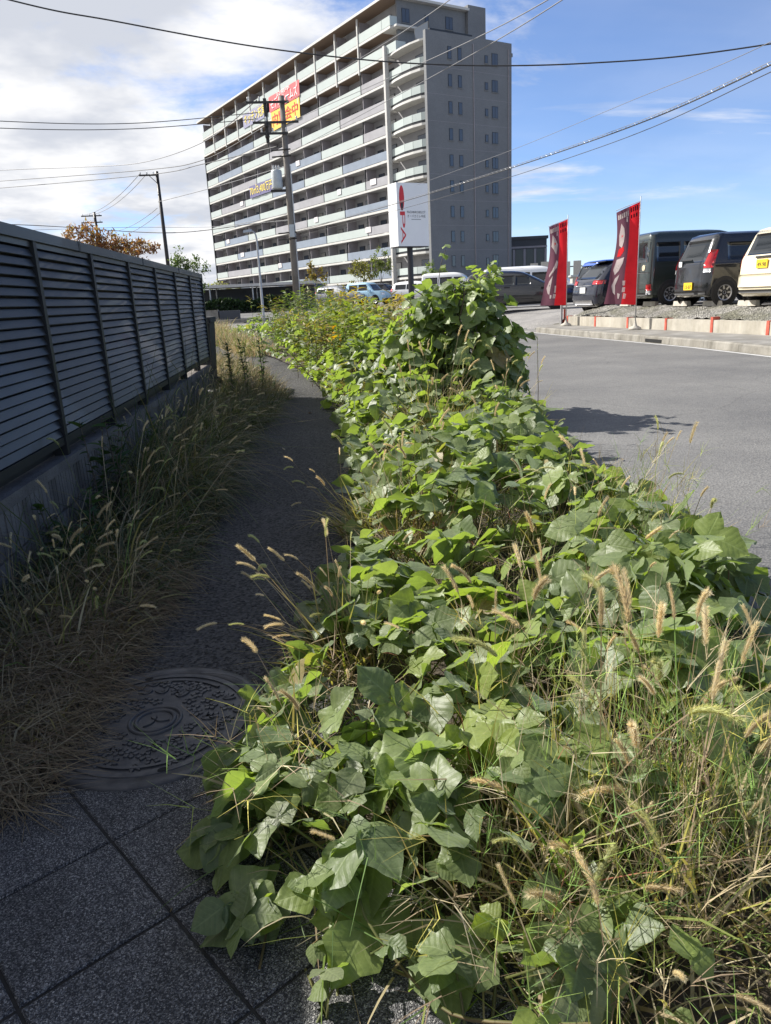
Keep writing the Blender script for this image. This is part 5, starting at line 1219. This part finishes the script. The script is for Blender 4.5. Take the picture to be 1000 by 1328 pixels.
# dry stalks standing out of the leaf carpet
n = 1500; k3 = RNG.random(n); yy_ = np.where(k3 < .4, RNG.uniform(1.0, 1.65, n), np.where(k3 < .75, RNG.normal(3.4, .6, n), RNG.uniform(1.5, 7, n))); xx_ = np.where(k3 < .4, RNG.uniform(.25, .95, n), np.where(k3 < .75, RNG.normal(.48, .16, n), veg_l(yy_) + .1 + (veg_r(yy_) - veg_l(yy_) - .1) * RNG.random(n)))
yy_ = np.clip(yy_, .97, 8); hh_ = veg_h(xx_, yy_)
v, f, cc, _, _ = ribbons(np.stack([xx_, yy_, RNG.uniform(.1, .6, n) * hh_], 1), np.stack([RNG.normal(0, .65, n), RNG.normal(0, .65, n), RNG.uniform(.3, 1.3, n)], 1), RNG.uniform(.14, .36, n), RNG.uniform(.0018, .0036, n), RNG.uniform(.0, .9, n), pick(np.concatenate([STRAW * 1.25, STRAW * 1.1, YEL, RED[:1]]), n))
stuff(link('dry_stalks', npmesh('dry_stalks', v, f, M['straw'], cc), KP))
# long runner vines
for k in range(46):
    y = rng.uniform(1, 8.5); x = rng.uniform(float(veg_l(y)), float(veg_r(y))); a = rng.uniform(0, 6.3); pts = []
    for i in range(9):
        pts.append((x, y, max(.02, float(veg_h(np.array(x), np.array(y))) * rng.uniform(.6, 1.0)))); a += rng.normal(0, .45); x += .11 * math.cos(a); y += .11 * math.sin(a); x = min(max(x, float(veg_l(y)) - .05), float(veg_r(y)))
    stems.tube(spline(pts, 3), .0032, 4, False)
sv = np.array(stems.v); me = npmesh('vine_stems', sv, np.array(stems.f), M['grass'], pick(np.array([(.16, .17, .06), (.20, .15, .08), (.12, .15, .05)]), len(sv))); stuff(link('vine_stems', me, KP))

# ---------------- the mound of kudzu over a shrub beside the road
KM = thing('kudzu_mound', 'tall rounded mound of kudzu over a shrub at the road edge', 'bush', (0, 0, 0))
lm = Leaves(); tw = MB(); mc = np.array([1.40, 7.35, .78])
lobes = [(1.12, 7.35, .62, .40, .5, .46), (1.40, 7.30, .92, .40, .45, .46), (1.66, 7.2, .80, .36, .45, .42), (1.35, 7.8, .80, .5, .4, .5), (1.86, 7.25, .55, .26, .4, .34), (.92, 7.5, .5, .3, .4, .34), (1.55, 6.95, .55, .36, .3, .4), (1.22, 7.2, 1.10, .22, .25, .24), (1.62, 7.4, 1.12, .2, .25, .2)]
for i in range(620):
    lo = lobes[int(rng.choice(9, p=[.13, .17, .14, .14, .08, .08, .12, .07, .07]))]
    d = rng.normal(0, 1, 3); d /= np.linalg.norm(d); r_ = rng.uniform(.55, 1.08) ** .7
    p = np.array(lo[:3]) + d * np.array(lo[3:]) * r_
    if p[2] < .22: continue
    nn = d * .65 + np.array([0, 0, .6]) + rng.normal(0, .42, 3) + SUN * .2; nn /= np.linalg.norm(nn); az = math.atan2(d[1], d[0]) + rng.normal(0, .8)
    lm.trifoliate(p, az, nn, .125 * rng.uniform(.55, 1.3), int(rng.choice(7, p=[.26, .24, .2, .13, .08, .07, .02])), rng)
for k in range(24):      # shoots standing out of the mound
    lo = lobes[int(rng.integers(9))]; a = rng.uniform(0, 6.3); base = np.array(lo[:3]) + np.array([0, 0, lo[5] * .6]); tip_ = base + np.array([.28 * math.cos(a), .28 * math.sin(a), rng.uniform(-.05, .36)])
    tw.tube([tuple(base), tuple((base + tip_) / 2 + np.array([0, 0, .06])), tuple(tip_)], [.004, .003, .002], 4, False)
    for t_ in (.5, .8, 1.0): lm.trifoliate(base + (tip_ - base) * t_ + np.array([0, 0, .04]), a + rng.normal(0, .6), np.array([0, 0, 1.]) + rng.normal(0, .35, 3), .085 * rng.uniform(.7, 1.2), int(rng.choice([1, 3, 4])), rng)
lm.done(KM, 220, lambda P: np.where(P[:, 1] < 7.6, 1., .2))
for i in range(70):
    a = rng.uniform(0, 6.3); e = mc + np.array([.55 * math.cos(a) * rng.random(), .7 * math.sin(a) * rng.random(), rng.uniform(-.2, .55)]); tw.tube([(1.4 + rng.normal(0, .12), 7.3 + rng.normal(0, .15), 0), tuple((e + mc) / 2 + rng.normal(0, .08, 3)), tuple(e)], [.012, .008, .004], 5, False)
tw.obj('branches', M['bark'], KM)
# leafy mass behind the mound, along the path bend
KB = thing('kudzu_bank', 'sunlit leafy vines rising along the bend of the path beyond the mound', 'vine', (0, 0, 0))
lb = Leaves()
for y0, y1, dn, s in ((9.0, 13, 90, .115), (13, 18, 48, .115), (18, 29, 20, .13)): scatter_kudzu(lb, y0, y1, dn, s)
lb.c = [int(rng.choice(7, p=[.23, .22, .14, .2, .1, .08, .03])) for _ in lb.c]
lb.done(KB, 0)

# ---------------- grasses on the verge
grass_clump('foxtail_clump', 'golden foxtail clump leaning over the path in front of the broad leaves', .05, 2.25, .11, 150, 30, .40, (-.42, .10), .40, .08, heads_low=.6)
grass_clump('foxtail_clump', 'small foxtail tuft hanging over the path edge in midfield', .20, 3.75, .12, 110, 12, .42, (-.45, .0), .3, .08)
grass_clump('foxtail_clump', 'pale dry foxtail clump with reddish stems amid the midfield leaves', .42, 3.35, .12, 130, 13, .55, (-.12, .05), .12, .085)
grass_clump('foxtail_clump', 'tall tan foxtail stand in front of the leafy mound', .95, 5.9, .22, 240, 26, .72, (.05, -.05), .25, .095, fan=.3)
grass_clump('foxtail_clump', 'right hand foxtail stand between the mound and the road', 1.45, 5.75, .22, 190, 18, .62, (.1, -.1), .4, .09, fan=.35)
grass_clump('foxtail_clump', 'large foxtail and crabgrass clump filling the near right corner', .62, 1.18, .22, 150, 26, .50, (-.05, .0), .5, .105, spikes=150, fan=.36, heads_low=.85)
grass_clump('foxtail_clump', 'foxtail clump at the right edge above the near corner', .86, 1.38, .18, 30, 11, .46, (.0, -.05), .5, .10, spikes=34, fan=.4)
grass_clump('foxtail_clump', 'foxtails rising through the leaves near the picture centre', .48, 1.66, .16, 22, 11, .46, (-.05, .05), .45, .10, spikes=24, fan=.4)
grass_clump('foxtail_clump', 'foxtails among the leaves at the road edge', 1.30, 2.8, .25, 40, 10, .50, (.25, .05), .5, .085, spikes=50, fan=.45)
grass_clump('foxtail_clump', 'sparse foxtails in the middle of the leaf carpet', 1.0, 2.5, .30, 24, 12, .48, (.0, .0), .5, .085, spikes=40, fan=.45)
grass_clump('foxtail_clump', 'foxtails in the leaf carpet below the tall tan stand', .9, 4.3, .35, 80, 16, .50, (-.1, .0), .5, .08, spikes=30, fan=.45)
grass_clump('foxtail_clump', 'short foxtails low in the corner between leaves and straw tangle', .52, 1.06, .16, 30, 11, .27, (-.05, -.05), .4, .10, spikes=20, fan=.5)
grass_clump('foxtail_clump', 'short foxtails just above the straw tangle at the right edge', .80, 1.28, .16, 30, 9, .30, (.0, -.05), .4, .10, spikes=20, fan=.5)
grass_clump('crabgrass_tuft', 'dry crabgrass running off the bottom edge right of centre', .42, .88, .14, 90, 4, .24, (.0, .0), .2, .09, 'crabgrass tufts', spikes=30, fan=.6)
grass_clump('crabgrass_tuft', 'straw coloured tangle of bent crabgrass at the lower right corner', .76, 1.06, .16, 230, 3, .33, (.12, -.05), .12, .09, 'crabgrass tufts', spikes=40, fan=.8)
grass_clump('crabgrass_tuft', 'dry crabgrass tangle between leaf clusters at the bottom centre', .30, 1.14, .12, 80, 3, .33, (-.05, -.1), .15, .09, 'crabgrass tufts', spikes=40, fan=.7)
grass_clump('crabgrass_tuft', 'thin crabgrass stalks arching over the manhole side of the leaves', -.06, 1.55, .12, 60, 5, .36, (-.45, .0), .3, .07, 'crabgrass tufts', spikes=34, fan=.5)
grass_clump('crabgrass_tuft', 'loose crabgrass stalks leaning out over the road', 1.45, 3.3, .2, 40, 3, .46, (.4, .1), .5, .08, 'crabgrass tufts', spikes=40, fan=.5)
grass_clump('dry_grass_clump', 'rosy dry grass clump beside the path bend beyond the mound', .55, 9.3, .3, 220, 10, .75, (-.1, -.1), .25, .09, 'dry clumps beyond the mound', wid=.009)
grass_clump('dry_grass_clump', 'pale dry grass clump between the mound and the tall weeds', .9, 11.0, .4, 260, 8, .95, (-.05, -.1), .35, .09, 'dry clumps beyond the mound', wid=.011)
# single tall weed stalk against the road
ws = thing('tall_weed', 'single thin upright weed stalk in front of the road', 'weed', (1.75, 5.74, 0)); MB().tube([(0, 0, 0), (.01, 0, .45), (.0, .01, .86)], [.004, .003, .0015], 5).obj('stem', M['bark'], ws)
v, f, cc, _, _ = ribbons(np.array([(0, 0, z) for z in np.linspace(.5, .85, 24)]), RNG.normal(0, 1, (24, 3)) + np.array([0, 0, .6]), np.full(24, .018), np.full(24, .004), np.zeros(24), pick(GREEN, 24)); link('seed', npmesh('seed', v, f, M['grass'], cc), ws)

# ---------------- left verge: shaded grasses against the wall
def soft_edge(y): return np.interp(y, [1.5, 1.8, 2.2, 2.8, 3.6, 4.5, 5.5, 7, 8.5, 9.5, 11, 13, 16], [-.86, -.80, -.78, -.72, -.64, -.62, -.66, -.62, -.40, -.42, -.75, -1.1, -1.6])
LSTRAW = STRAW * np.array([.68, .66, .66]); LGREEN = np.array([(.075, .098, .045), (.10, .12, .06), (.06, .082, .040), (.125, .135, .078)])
LG = tag(bpy.data.objects.new('verge_grass', None), 'mixed green and dry grass growing along the foot of the block wall', 'grass'); COL.objects.link(LG)
n = 19000; y = np.where(RNG.random(n) < .55, RNG.uniform(1.75, 5.5, n), RNG.uniform(5.5, 13, n)); e = soft_edge(y); x = -1.36 + (e + 1.36) * RNG.random(n) ** .85
ok = x > np.where(y > 10, -3.0, -1.37); x, y = x[ok], y[ok]; n = len(x)
edge = np.clip((soft_edge(y) - x) / .35, 0, 1); hh = (.09 + .26 * edge * (.4 + .8 * np.sin(2.1 * y + 1) ** 2)) * RNG.uniform(.5, 1.5, n)
hh = np.where(y < 2.3, hh * .62, hh * np.interp(y, [3, 4.2, 5, 9, 10.5], [1., 1.25, 1.9, 1.7, 1.0]))
dry = RNG.random((n, 1)) < np.where((y < 2.9), .8, .38)[:, None]
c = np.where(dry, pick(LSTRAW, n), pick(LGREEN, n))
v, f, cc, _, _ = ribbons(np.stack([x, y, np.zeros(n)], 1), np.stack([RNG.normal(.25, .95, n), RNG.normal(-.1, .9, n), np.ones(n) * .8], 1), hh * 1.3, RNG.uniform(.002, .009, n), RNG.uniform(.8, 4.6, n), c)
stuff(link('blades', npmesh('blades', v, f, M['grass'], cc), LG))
n = 9500; y = RNG.uniform(1.66, 3.3, n); x = -1.36 + (soft_edge(y) + 1.36 + .05 * RNG.random(n)) * RNG.random(n) ** .7
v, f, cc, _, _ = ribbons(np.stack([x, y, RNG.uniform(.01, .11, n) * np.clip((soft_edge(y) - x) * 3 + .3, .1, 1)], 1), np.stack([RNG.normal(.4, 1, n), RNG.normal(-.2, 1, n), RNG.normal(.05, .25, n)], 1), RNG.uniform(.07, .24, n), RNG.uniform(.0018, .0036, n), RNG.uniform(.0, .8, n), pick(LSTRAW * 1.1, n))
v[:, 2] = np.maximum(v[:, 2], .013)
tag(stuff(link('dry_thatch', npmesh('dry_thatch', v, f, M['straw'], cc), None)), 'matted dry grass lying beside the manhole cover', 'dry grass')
gl = 'shaded foxtail clumps by the wall'
for (lb_, x, y, nb, nh, h, ln) in (('shaded foxtail clump at the left picture edge below the wall', -1.08, 2.62, 170, 16, .52, (.1, -.1)), ('dense shaded foxtail clump above the dry thatch', -1.02, 2.95, 220, 26, .40, (.35, -.05)), ('shaded foxtails leaning to the path below the second fence post', -1.0, 3.9, 190, 18, .42, (.45, 0)), ('shaded foxtail clump halfway along the block wall', -.98, 4.9, 190, 20, .44, (.45, 0)), ('shaded foxtails before the spiky weeds', -.95, 6.3, 170, 16, .42, (.4, 0)), ('shaded foxtail clump beneath the far fence panels', -1.0, 7.6, 170, 14, .42, (.35, -.1)), ('shaded foxtails piled against the fence foot between the leafy weeds', -1.15, 5.4, 190, 22, .5, (.3, 0)), ('shaded foxtails piled against the wall midway to the spiky weeds', -1.15, 6.9, 190, 18, .5, (.3, 0)), ('shaded foxtails nearest the spiky weeds', -1.1, 8.6, 180, 14, .46, (.3, 0)), ('few tall foxtails against the bare block wall at the left edge', -1.28, 3.3, 30, 7, .52, (.1, .1))):
    grass_clump('foxtail_clump', lb_, x, y, .26, int(nb * .7), int(nh * 1.2), h * (.8 if y < 3.7 else 1.12), ln, .45, .075, gl, fan=.65)
# leafy dark weeds by the wall
WC = [(.035, .075, .025), (.05, .09, .03), (.06, .10, .03)]
def leafy_weed(name, label, x, y, h, spread, nst, cols, group=None, lw=.022, ll=.075, cat='weed', per=26, tip=None):
    o = thing(name, label, cat, (x, y, gz(x, y)), 0, group); st = MB(); P_, D_, Cc = [], [], []
    for s in range(nst):
        bx, by = RNG.normal(0, spread * .4, 2); tx, ty = bx + RNG.normal(0, spread * .5), by + RNG.normal(0, spread * .5); hs = h * RNG.uniform(.7, 1.08)
        pts = [(bx, by, 0), ((bx + tx) / 2 + .01, (by + ty) / 2, hs * .5), (tx, ty, hs)]; st.tube(pts, [.006, .004, .002], 5, False)
        for k in range(per):
            t = RNG.uniform(.12, 1.0); q = Vector(pts[0]).lerp(Vector(pts[1]), t * 2) if t < .5 else Vector(pts[1]).lerp(Vector(pts[2]), t * 2 - 1)
            a = k * 2.4 + RNG.normal(0, .3); P_.append(tuple(q)); D_.append((math.cos(a), math.sin(a), RNG.uniform(.1, .8))); Cc.append(np.array(cols[RNG.integers(len(cols))]) * RNG.uniform(.75, 1.25) if not (tip is not None and t > .86) else np.array(tip) * RNG.uniform(.8, 1.2))
    st.obj('stem', M['bark'], o); nn_ = len(P_)
    V, F, Cx = [], [], []
    v, f, cc, _, _ = ribbons(np.array(P_), np.array(D_), ll * RNG.uniform(.5, 1.2, nn_), lw * RNG.uniform(.6, 1.2, nn_), RNG.uniform(.2, 1.1, nn_), np.array(Cc)); stuff(link('leaves', npmesh('leaves', v, f, M['grass'], cc), o)); return o
for lb_, x, y, h, nst in (('leafy dark green weed against the block wall below the third fence post', -1.22, 4.15, .62, 7), ('low leafy weed at the foot of the wall near the left edge', -1.2, 3.55, .34, 6), ('small leafy weed under the fourth fence panel', -1.2, 5.6, .42, 6)):
    leafy_weed('leafy_weed', lb_, x, y, h, .14, nst, WC, 'leafy weeds by the wall', .024, .075)
for lb_, x, y, h in (('left spire of the dark spiky weeds at the end of the fence', -1.05, 9.75, .82), ('middle spire of the dark spiky weeds at the end of the fence', -.86, 9.9, .86), ('right spire of the dark spiky weeds at the end of the fence', -.66, 10.1, .9)):
    leafy_weed('spiky_weed', lb_, x, y, h, .05, 3, [(.05, .10, .025), (.08, .14, .03), (.11, .17, .035)], 'spiky weeds', .018, .08, per=60)
# sunny straw grass past the shadow and at the bend
n = 5200; y = RNG.uniform(9.6, 17, n); e = np.interp(y, [9.6, 11, 13, 17], [-.30, -.55, -.85, -1.75]); x = e - RNG.random(n) ** 1.3 * np.interp(y, [9.6, 17], [.6, 1.4])
hh = RNG.uniform(.15, .5, n) * np.clip((e - x) * 3 + .35, .3, 1); c = np.where(RNG.random((n, 1)) < .7, pick(STRAW * 1.15, n), pick(GREEN, n))
v, f, cc, _, _ = ribbons(np.stack([x, y, terrain(x, y)], 1), np.stack([RNG.normal(.2, .6, n), RNG.normal(-.1, .5, n), np.ones(n)], 1), hh, RNG.uniform(.004, .009, n), RNG.uniform(.3, 1.8, n), c)
tag(stuff(link('straw_grass', npmesh('straw_grass', v, f, M['straw'], cc), None)), 'sunlit straw coloured grass past the end of the fence shadow', 'grass')
n = 2600; y = RNG.uniform(18, 33, n); x = veg_l(y) - RNG.random(n) * .9 + .3; c = np.where(RNG.random((n, 1)) < .7, pick(STRAW * 1.15, n), pick(GREEN * 1.3, n))
v, f, cc, _, _ = ribbons(np.stack([x, y, terrain(x, y)], 1), np.stack([RNG.normal(0, .5, n), RNG.normal(-.1, .5, n), np.ones(n)], 1), RNG.uniform(.25, .7, n), RNG.uniform(.012, .022, n), RNG.uniform(.3, 1.8, n), c)
tag(stuff(link('bend_grass', npmesh('bend_grass', v, f, M['straw'], cc), None)), 'pale grass fringe at the far bend of the path', 'grass')
# tall weeds and goldenrod behind the leafy bank
gw = 'tall weeds behind the leafy bank'
WG = [(.10, .15, .04), (.14, .19, .05), (.17, .21, .06), (.09, .12, .045)]
tw_spots = [(-1.0, 21.5, 1.35, 0), (-.6, 20.2, 1.5, 0), (-.2, 19.3, 1.6, 0), (.3, 18.2, 1.5, 0), (.6, 17.0, 1.35, 0), (.1, 20.8, 1.65, 0), (.6, 15.6, 1.38, 0), (.9, 14.9, 1.4, 1), (.75, 13.4, 1.2, 0), (1.15, 13.0, 1.22, 1), (.55, 12.2, 1.12, 0), (.45, 14.2, 1.2, 0), (-.4, 17.6, .9, 0), (.0, 15.2, .95, 0)]
nm_ = ['leftmost', 'second', 'third', 'fourth', 'fifth', 'hindmost', 'sixth', 'seventh', 'eighth', 'ninth', 'tenth', 'eleventh', 'lower left', 'lower middle']
for k, (x, y, h, gd) in enumerate(tw_spots):
    leafy_weed('goldenrod' if gd else 'tall_weed', ('yellow tipped goldenrod, %s of the tall weeds before the parked cars' if gd else 'green weed clump, %s of the tall weeds before the parked cars') % nm_[k], x, y, h, .42, 16, WG, gw, .030, .17, per=34, tip=(.42, .30, .03) if gd else ((.26, .22, .06) if k % 3 == 0 else None))
mix_spots = [(.55, 10.2, .95, 0), (1.1, 10.6, 1.0, 1), (.25, 10.9, .8, 2), (.75, 11.4, 1.05, 0), (1.35, 11.6, 1.05, 2), (.15, 12.4, .9, 1), (.9, 12.3, 1.1, 2), (.15, 13.6, .8, 0), (.5, 13.2, 1.1, 1), (.1, 14.4, .85, 2), (.3, 16.3, 1.1, 1), (-.1, 16.9, .8, 0), (-.5, 18.8, .9, 2), (1.25, 9.7, .95, 2)]
MIXC = [[(.17, .22, .06), (.22, .26, .07)], [(.24, .26, .06), (.30, .29, .08), (.18, .21, .06)], [(.09, .13, .045), (.12, .15, .05), (.20, .16, .08)]]
MIXN = ['mid green', 'yellow green', 'dull green and brown']
ords = ['first', 'second', 'third', 'fourth', 'fifth', 'sixth']; cnt = [0, 0, 0]
for (x, y, h, k) in sorted(mix_spots, key=lambda q: q[1]):
    h += .14
    leafy_weed('bushy_weed', '%s bushy weed by the bend, %s of its colour from the mound' % (MIXN[k], ords[cnt[k]]), x, y, h, .38, 15, MIXC[k], 'bushy weeds along the bend', (.06, .032, .024)[k], (.11, .15, .17)[k], per=38, tip=(.30, .24, .10) if k == 2 else None); cnt[k] += 1
leafy_weed('goldenrod', 'small bright yellow flower head among the leaves by the path', .32, 9.6, .86, .06, 5, WG, 'yellow flowers', .02, .09, tip=(.60, .34, .01), per=40)

# ---------------- trees and shrubs
def tree(name, label, x, y, z0, h, crown, cols, nl, ls, trunk_r, seed, group=None, holes=.0):
    """crown: list of (dx, dy, dz, rx, ry, rz) clumps"""
    o = thing(name, label, 'tree', (x, y, z0), 0, group); r = np.random.default_rng(seed); b = MB()
    b.tube([(0, 0, 0), (.05 * h * .1, 0, h * .3), (0, .02 * h, h * .6)], [trunk_r, trunk_r * .8, trunk_r * .5], 8)
    P_, Cc = [], []
    for (dx, dy, dz, rx, ry, rz) in crown:
        b.tube([(0, 0, h * .35), (dx * .5, dy * .5, (h * .4 + dz) / 2), (dx, dy, dz)], [trunk_r * .5, trunk_r * .3, trunk_r * .1], 5)
        for _ in range(4):
            d = r.normal(0, 1, 3); d /= np.linalg.norm(d); b.tube([(dx, dy, dz - rz * .3), tuple(np.array((dx, dy, dz)) + d * np.array((rx, ry, rz)) * .9)], [trunk_r * .14, trunk_r * .04], 4)
        k = int(nl * rx * rz / sum(c_[3] * c_[5] for c_ in crown)); nc = max(3, k // 28)
        cc = r.normal(0, 1, (nc, 3)); cc /= np.linalg.norm(cc, axis=1, keepdims=True); cc *= r.uniform(.35, 1, (nc, 1)) ** .5
        q = cc[r.integers(nc, size=k)] + r.normal(0, .17, (k, 3)); P_.append(np.array((dx, dy, dz)) + q * np.array((rx, ry, rz)))
    b.obj('trunk', M['bark'], o, True); P_ = np.concatenate(P_); n = len(P_)
    c = np.array(cols)[r.integers(len(cols), size=n)] * r.uniform(.7, 1.25, (n, 1))
    v, f, cc, _, _ = ribbons(P_, r.normal(0, 1, (n, 3)) + np.array([0, 0, -.2]), np.full(n, ls) * r.uniform(.6, 1.3, n), np.full(n, ls * .62) * r.uniform(.7, 1.2, n), r.uniform(0, .8, n), c, None, 2)
    stuff(link('crown', npmesh('crown', v, f, M['treeleaf'], cc), o)); return o
tree('maple_tree', 'russet autumn tree rising above the louvre fence', -13.9, 58.4, .75, 6.5, [(-2.2, 0, 5.6, 1.0, 1.2, .9), (-1.2, 0, 5.9, .9, 1, .9), (.2, .3, 5.0, 1.2, 1.2, .9), (1.3, 0, 4.9, 1.1, 1.1, .8), (2.4, 0, 4.7, 1.0, 1, .55), (-.6, .5, 4.6, 1.5, 1.3, .7), (1.0, -.5, 4.2, 1.6, 1.2, .6)], [(.20, .085, .05), (.25, .115, .065), (.16, .075, .045), (.26, .18, .11)], 3200, .24, .15, 3)
tree('broadleaf_tree', 'green broadleaf tree beyond the end of the fence', -6.6, 44.5, .55, 4.2, [(-.1, 0, 3.3, .72, .7, .6), (.45, .2, 2.9, .7, .7, .55), (-.55, 0, 2.6, .65, .6, .5), (.2, -.2, 1.9, .85, .8, .5)], [(.07, .12, .045), (.09, .14, .05), (.12, .16, .06)], 1500, .15, .08, 5)
tree('pale_shrub', 'pale flowering shrub at the foot of the flats beside the shelter', -6.3, 56.0, .78, 2.4, [(0, 0, 1.6, .8, .6, .5), (.9, 0, 1.4, .7, .6, .5)], [(.34, .34, .22), (.24, .26, .14), (.40, .36, .26)], 700, .14, .05, 6)
for k, (lb_, x, y, h, cols) in enumerate((('orange tinted young tree right of the utility pole', 1.0, 73, 4.2, [(.28, .18, .06), (.22, .17, .06), (.17, .16, .06)]), ('olive young tree in front of the flats left of the shop sign', 5.2, 74, 4.4, [(.15, .15, .05), (.20, .18, .06)]), ('taller green young tree beside the shop sign', 7.2, 74.5, 5.2, [(.13, .17, .05), (.18, .20, .07)]), ('small green shrub at the foot of the near corner of the flats', 12.6, 76, 3.6, [(.10, .15, .05), (.14, .18, .06)]))):
    tree('young_tree', lb_, x, y, .8, h, [(0, 0, h * .78, .8, .8, h * .2), (.5, 0, h * .6, .8, .8, h * .2), (-.6, 0, h * .62, .7, .7, h * .2)], cols, 700, .24, .05, 20 + k, 'young trees in front of the flats')
hg = tag(bpy.data.objects.new('hedge', None), 'dark clipped hedge in front of the shelter', 'hedge'); COL.objects.link(hg); n = 5200
x = RNG.uniform(-9.4, -.5, n); y = RNG.uniform(50.8, 51.6, n); z = .72 + RNG.random(n) ** .6 * (.85 + .12 * np.sin(2 * x))
v, f, cc, _, _ = ribbons(np.stack([x, y, z], 1), RNG.normal(0, 1, (n, 3)), np.full(n, .16), np.full(n, .10), np.zeros(n), pick(np.array([(.03, .06, .025), (.04, .075, .03)]), n), None, 2); stuff(link('foliage', npmesh('foliage', v, f, M['treeleaf'], cc), hg))
# fallen leaves and litter on path and road
ll_ = [(.05, 2.95, 'on the shaded path beside the golden foxtails'), (.12, 4.5, 'on the shaded path in midfield'), (-.3, 6.3, 'on the shaded path below the far fence panels'), (-.05, 8.3, 'just inside the end of the fence shadow'), (2.5, 9.3, 'on the sunlit road beyond the mound shadow'), (2.15, 5.0, 'on the sunlit road near the mound shadow'), (-.15, 1.63, 'on the paving below the manhole cover')]
for k, (x, y, lb_) in enumerate(ll_):
    s = RNG.uniform(.035, .06); V, F, UV = LEAF[0][k % 4]; me = npmesh('fallen_leaf', V * np.array([.6, 1, .5]), F, M['straw'], np.tile(STRAW[k % 4], (len(V), 1)), UV)
    tag(link('fallen_leaf', me, None, loc=(x, y, .012), rot=(RNG.normal(0, .2), RNG.normal(0, .2), RNG.uniform(0, 6)), scale=(s,) * 3), 'small dry fallen leaf ' + lb_, 'leaf', 'dry fallen leaves')
# moss and seedlings in the paving joints
n = 420; ii = RNG.integers(-6, 7, n); tt = RNG.uniform(-6, 6, n); which = RNG.random(n) < .5
gx_ = A0[0] + np.where(which, ii, tt) * T * ux + np.where(which, tt, ii) * T * vx; gy_ = A0[1] + np.where(which, ii, tt) * T * uy + np.where(which, tt, ii) * T * vy
ok = (gy_ > .7) & (gy_ < 1.75) & (gx_ > -1.2) & (gx_ < .2) & (np.sin(9 * tt) > .55); gx_, gy_ = gx_[ok], gy_[ok]; n = len(gx_)
v, f, cc, _, _ = ribbons(np.stack([gx_, gy_, np.full(n, .002)], 1), np.stack([RNG.normal(0, .7, n), RNG.normal(0, .7, n), np.ones(n)], 1), RNG.uniform(.006, .022, n), RNG.uniform(.002, .004, n), RNG.uniform(.2, 1.5, n), np.where(RNG.random((n, 1)) < .5, pick(LGREEN, n), pick(LSTRAW, n)))
tag(stuff(link('joint_moss', npmesh('joint_moss', v, f, M['grass'], cc), None)), 'tiny moss and dry bits in the joints of the paving slabs', 'moss')
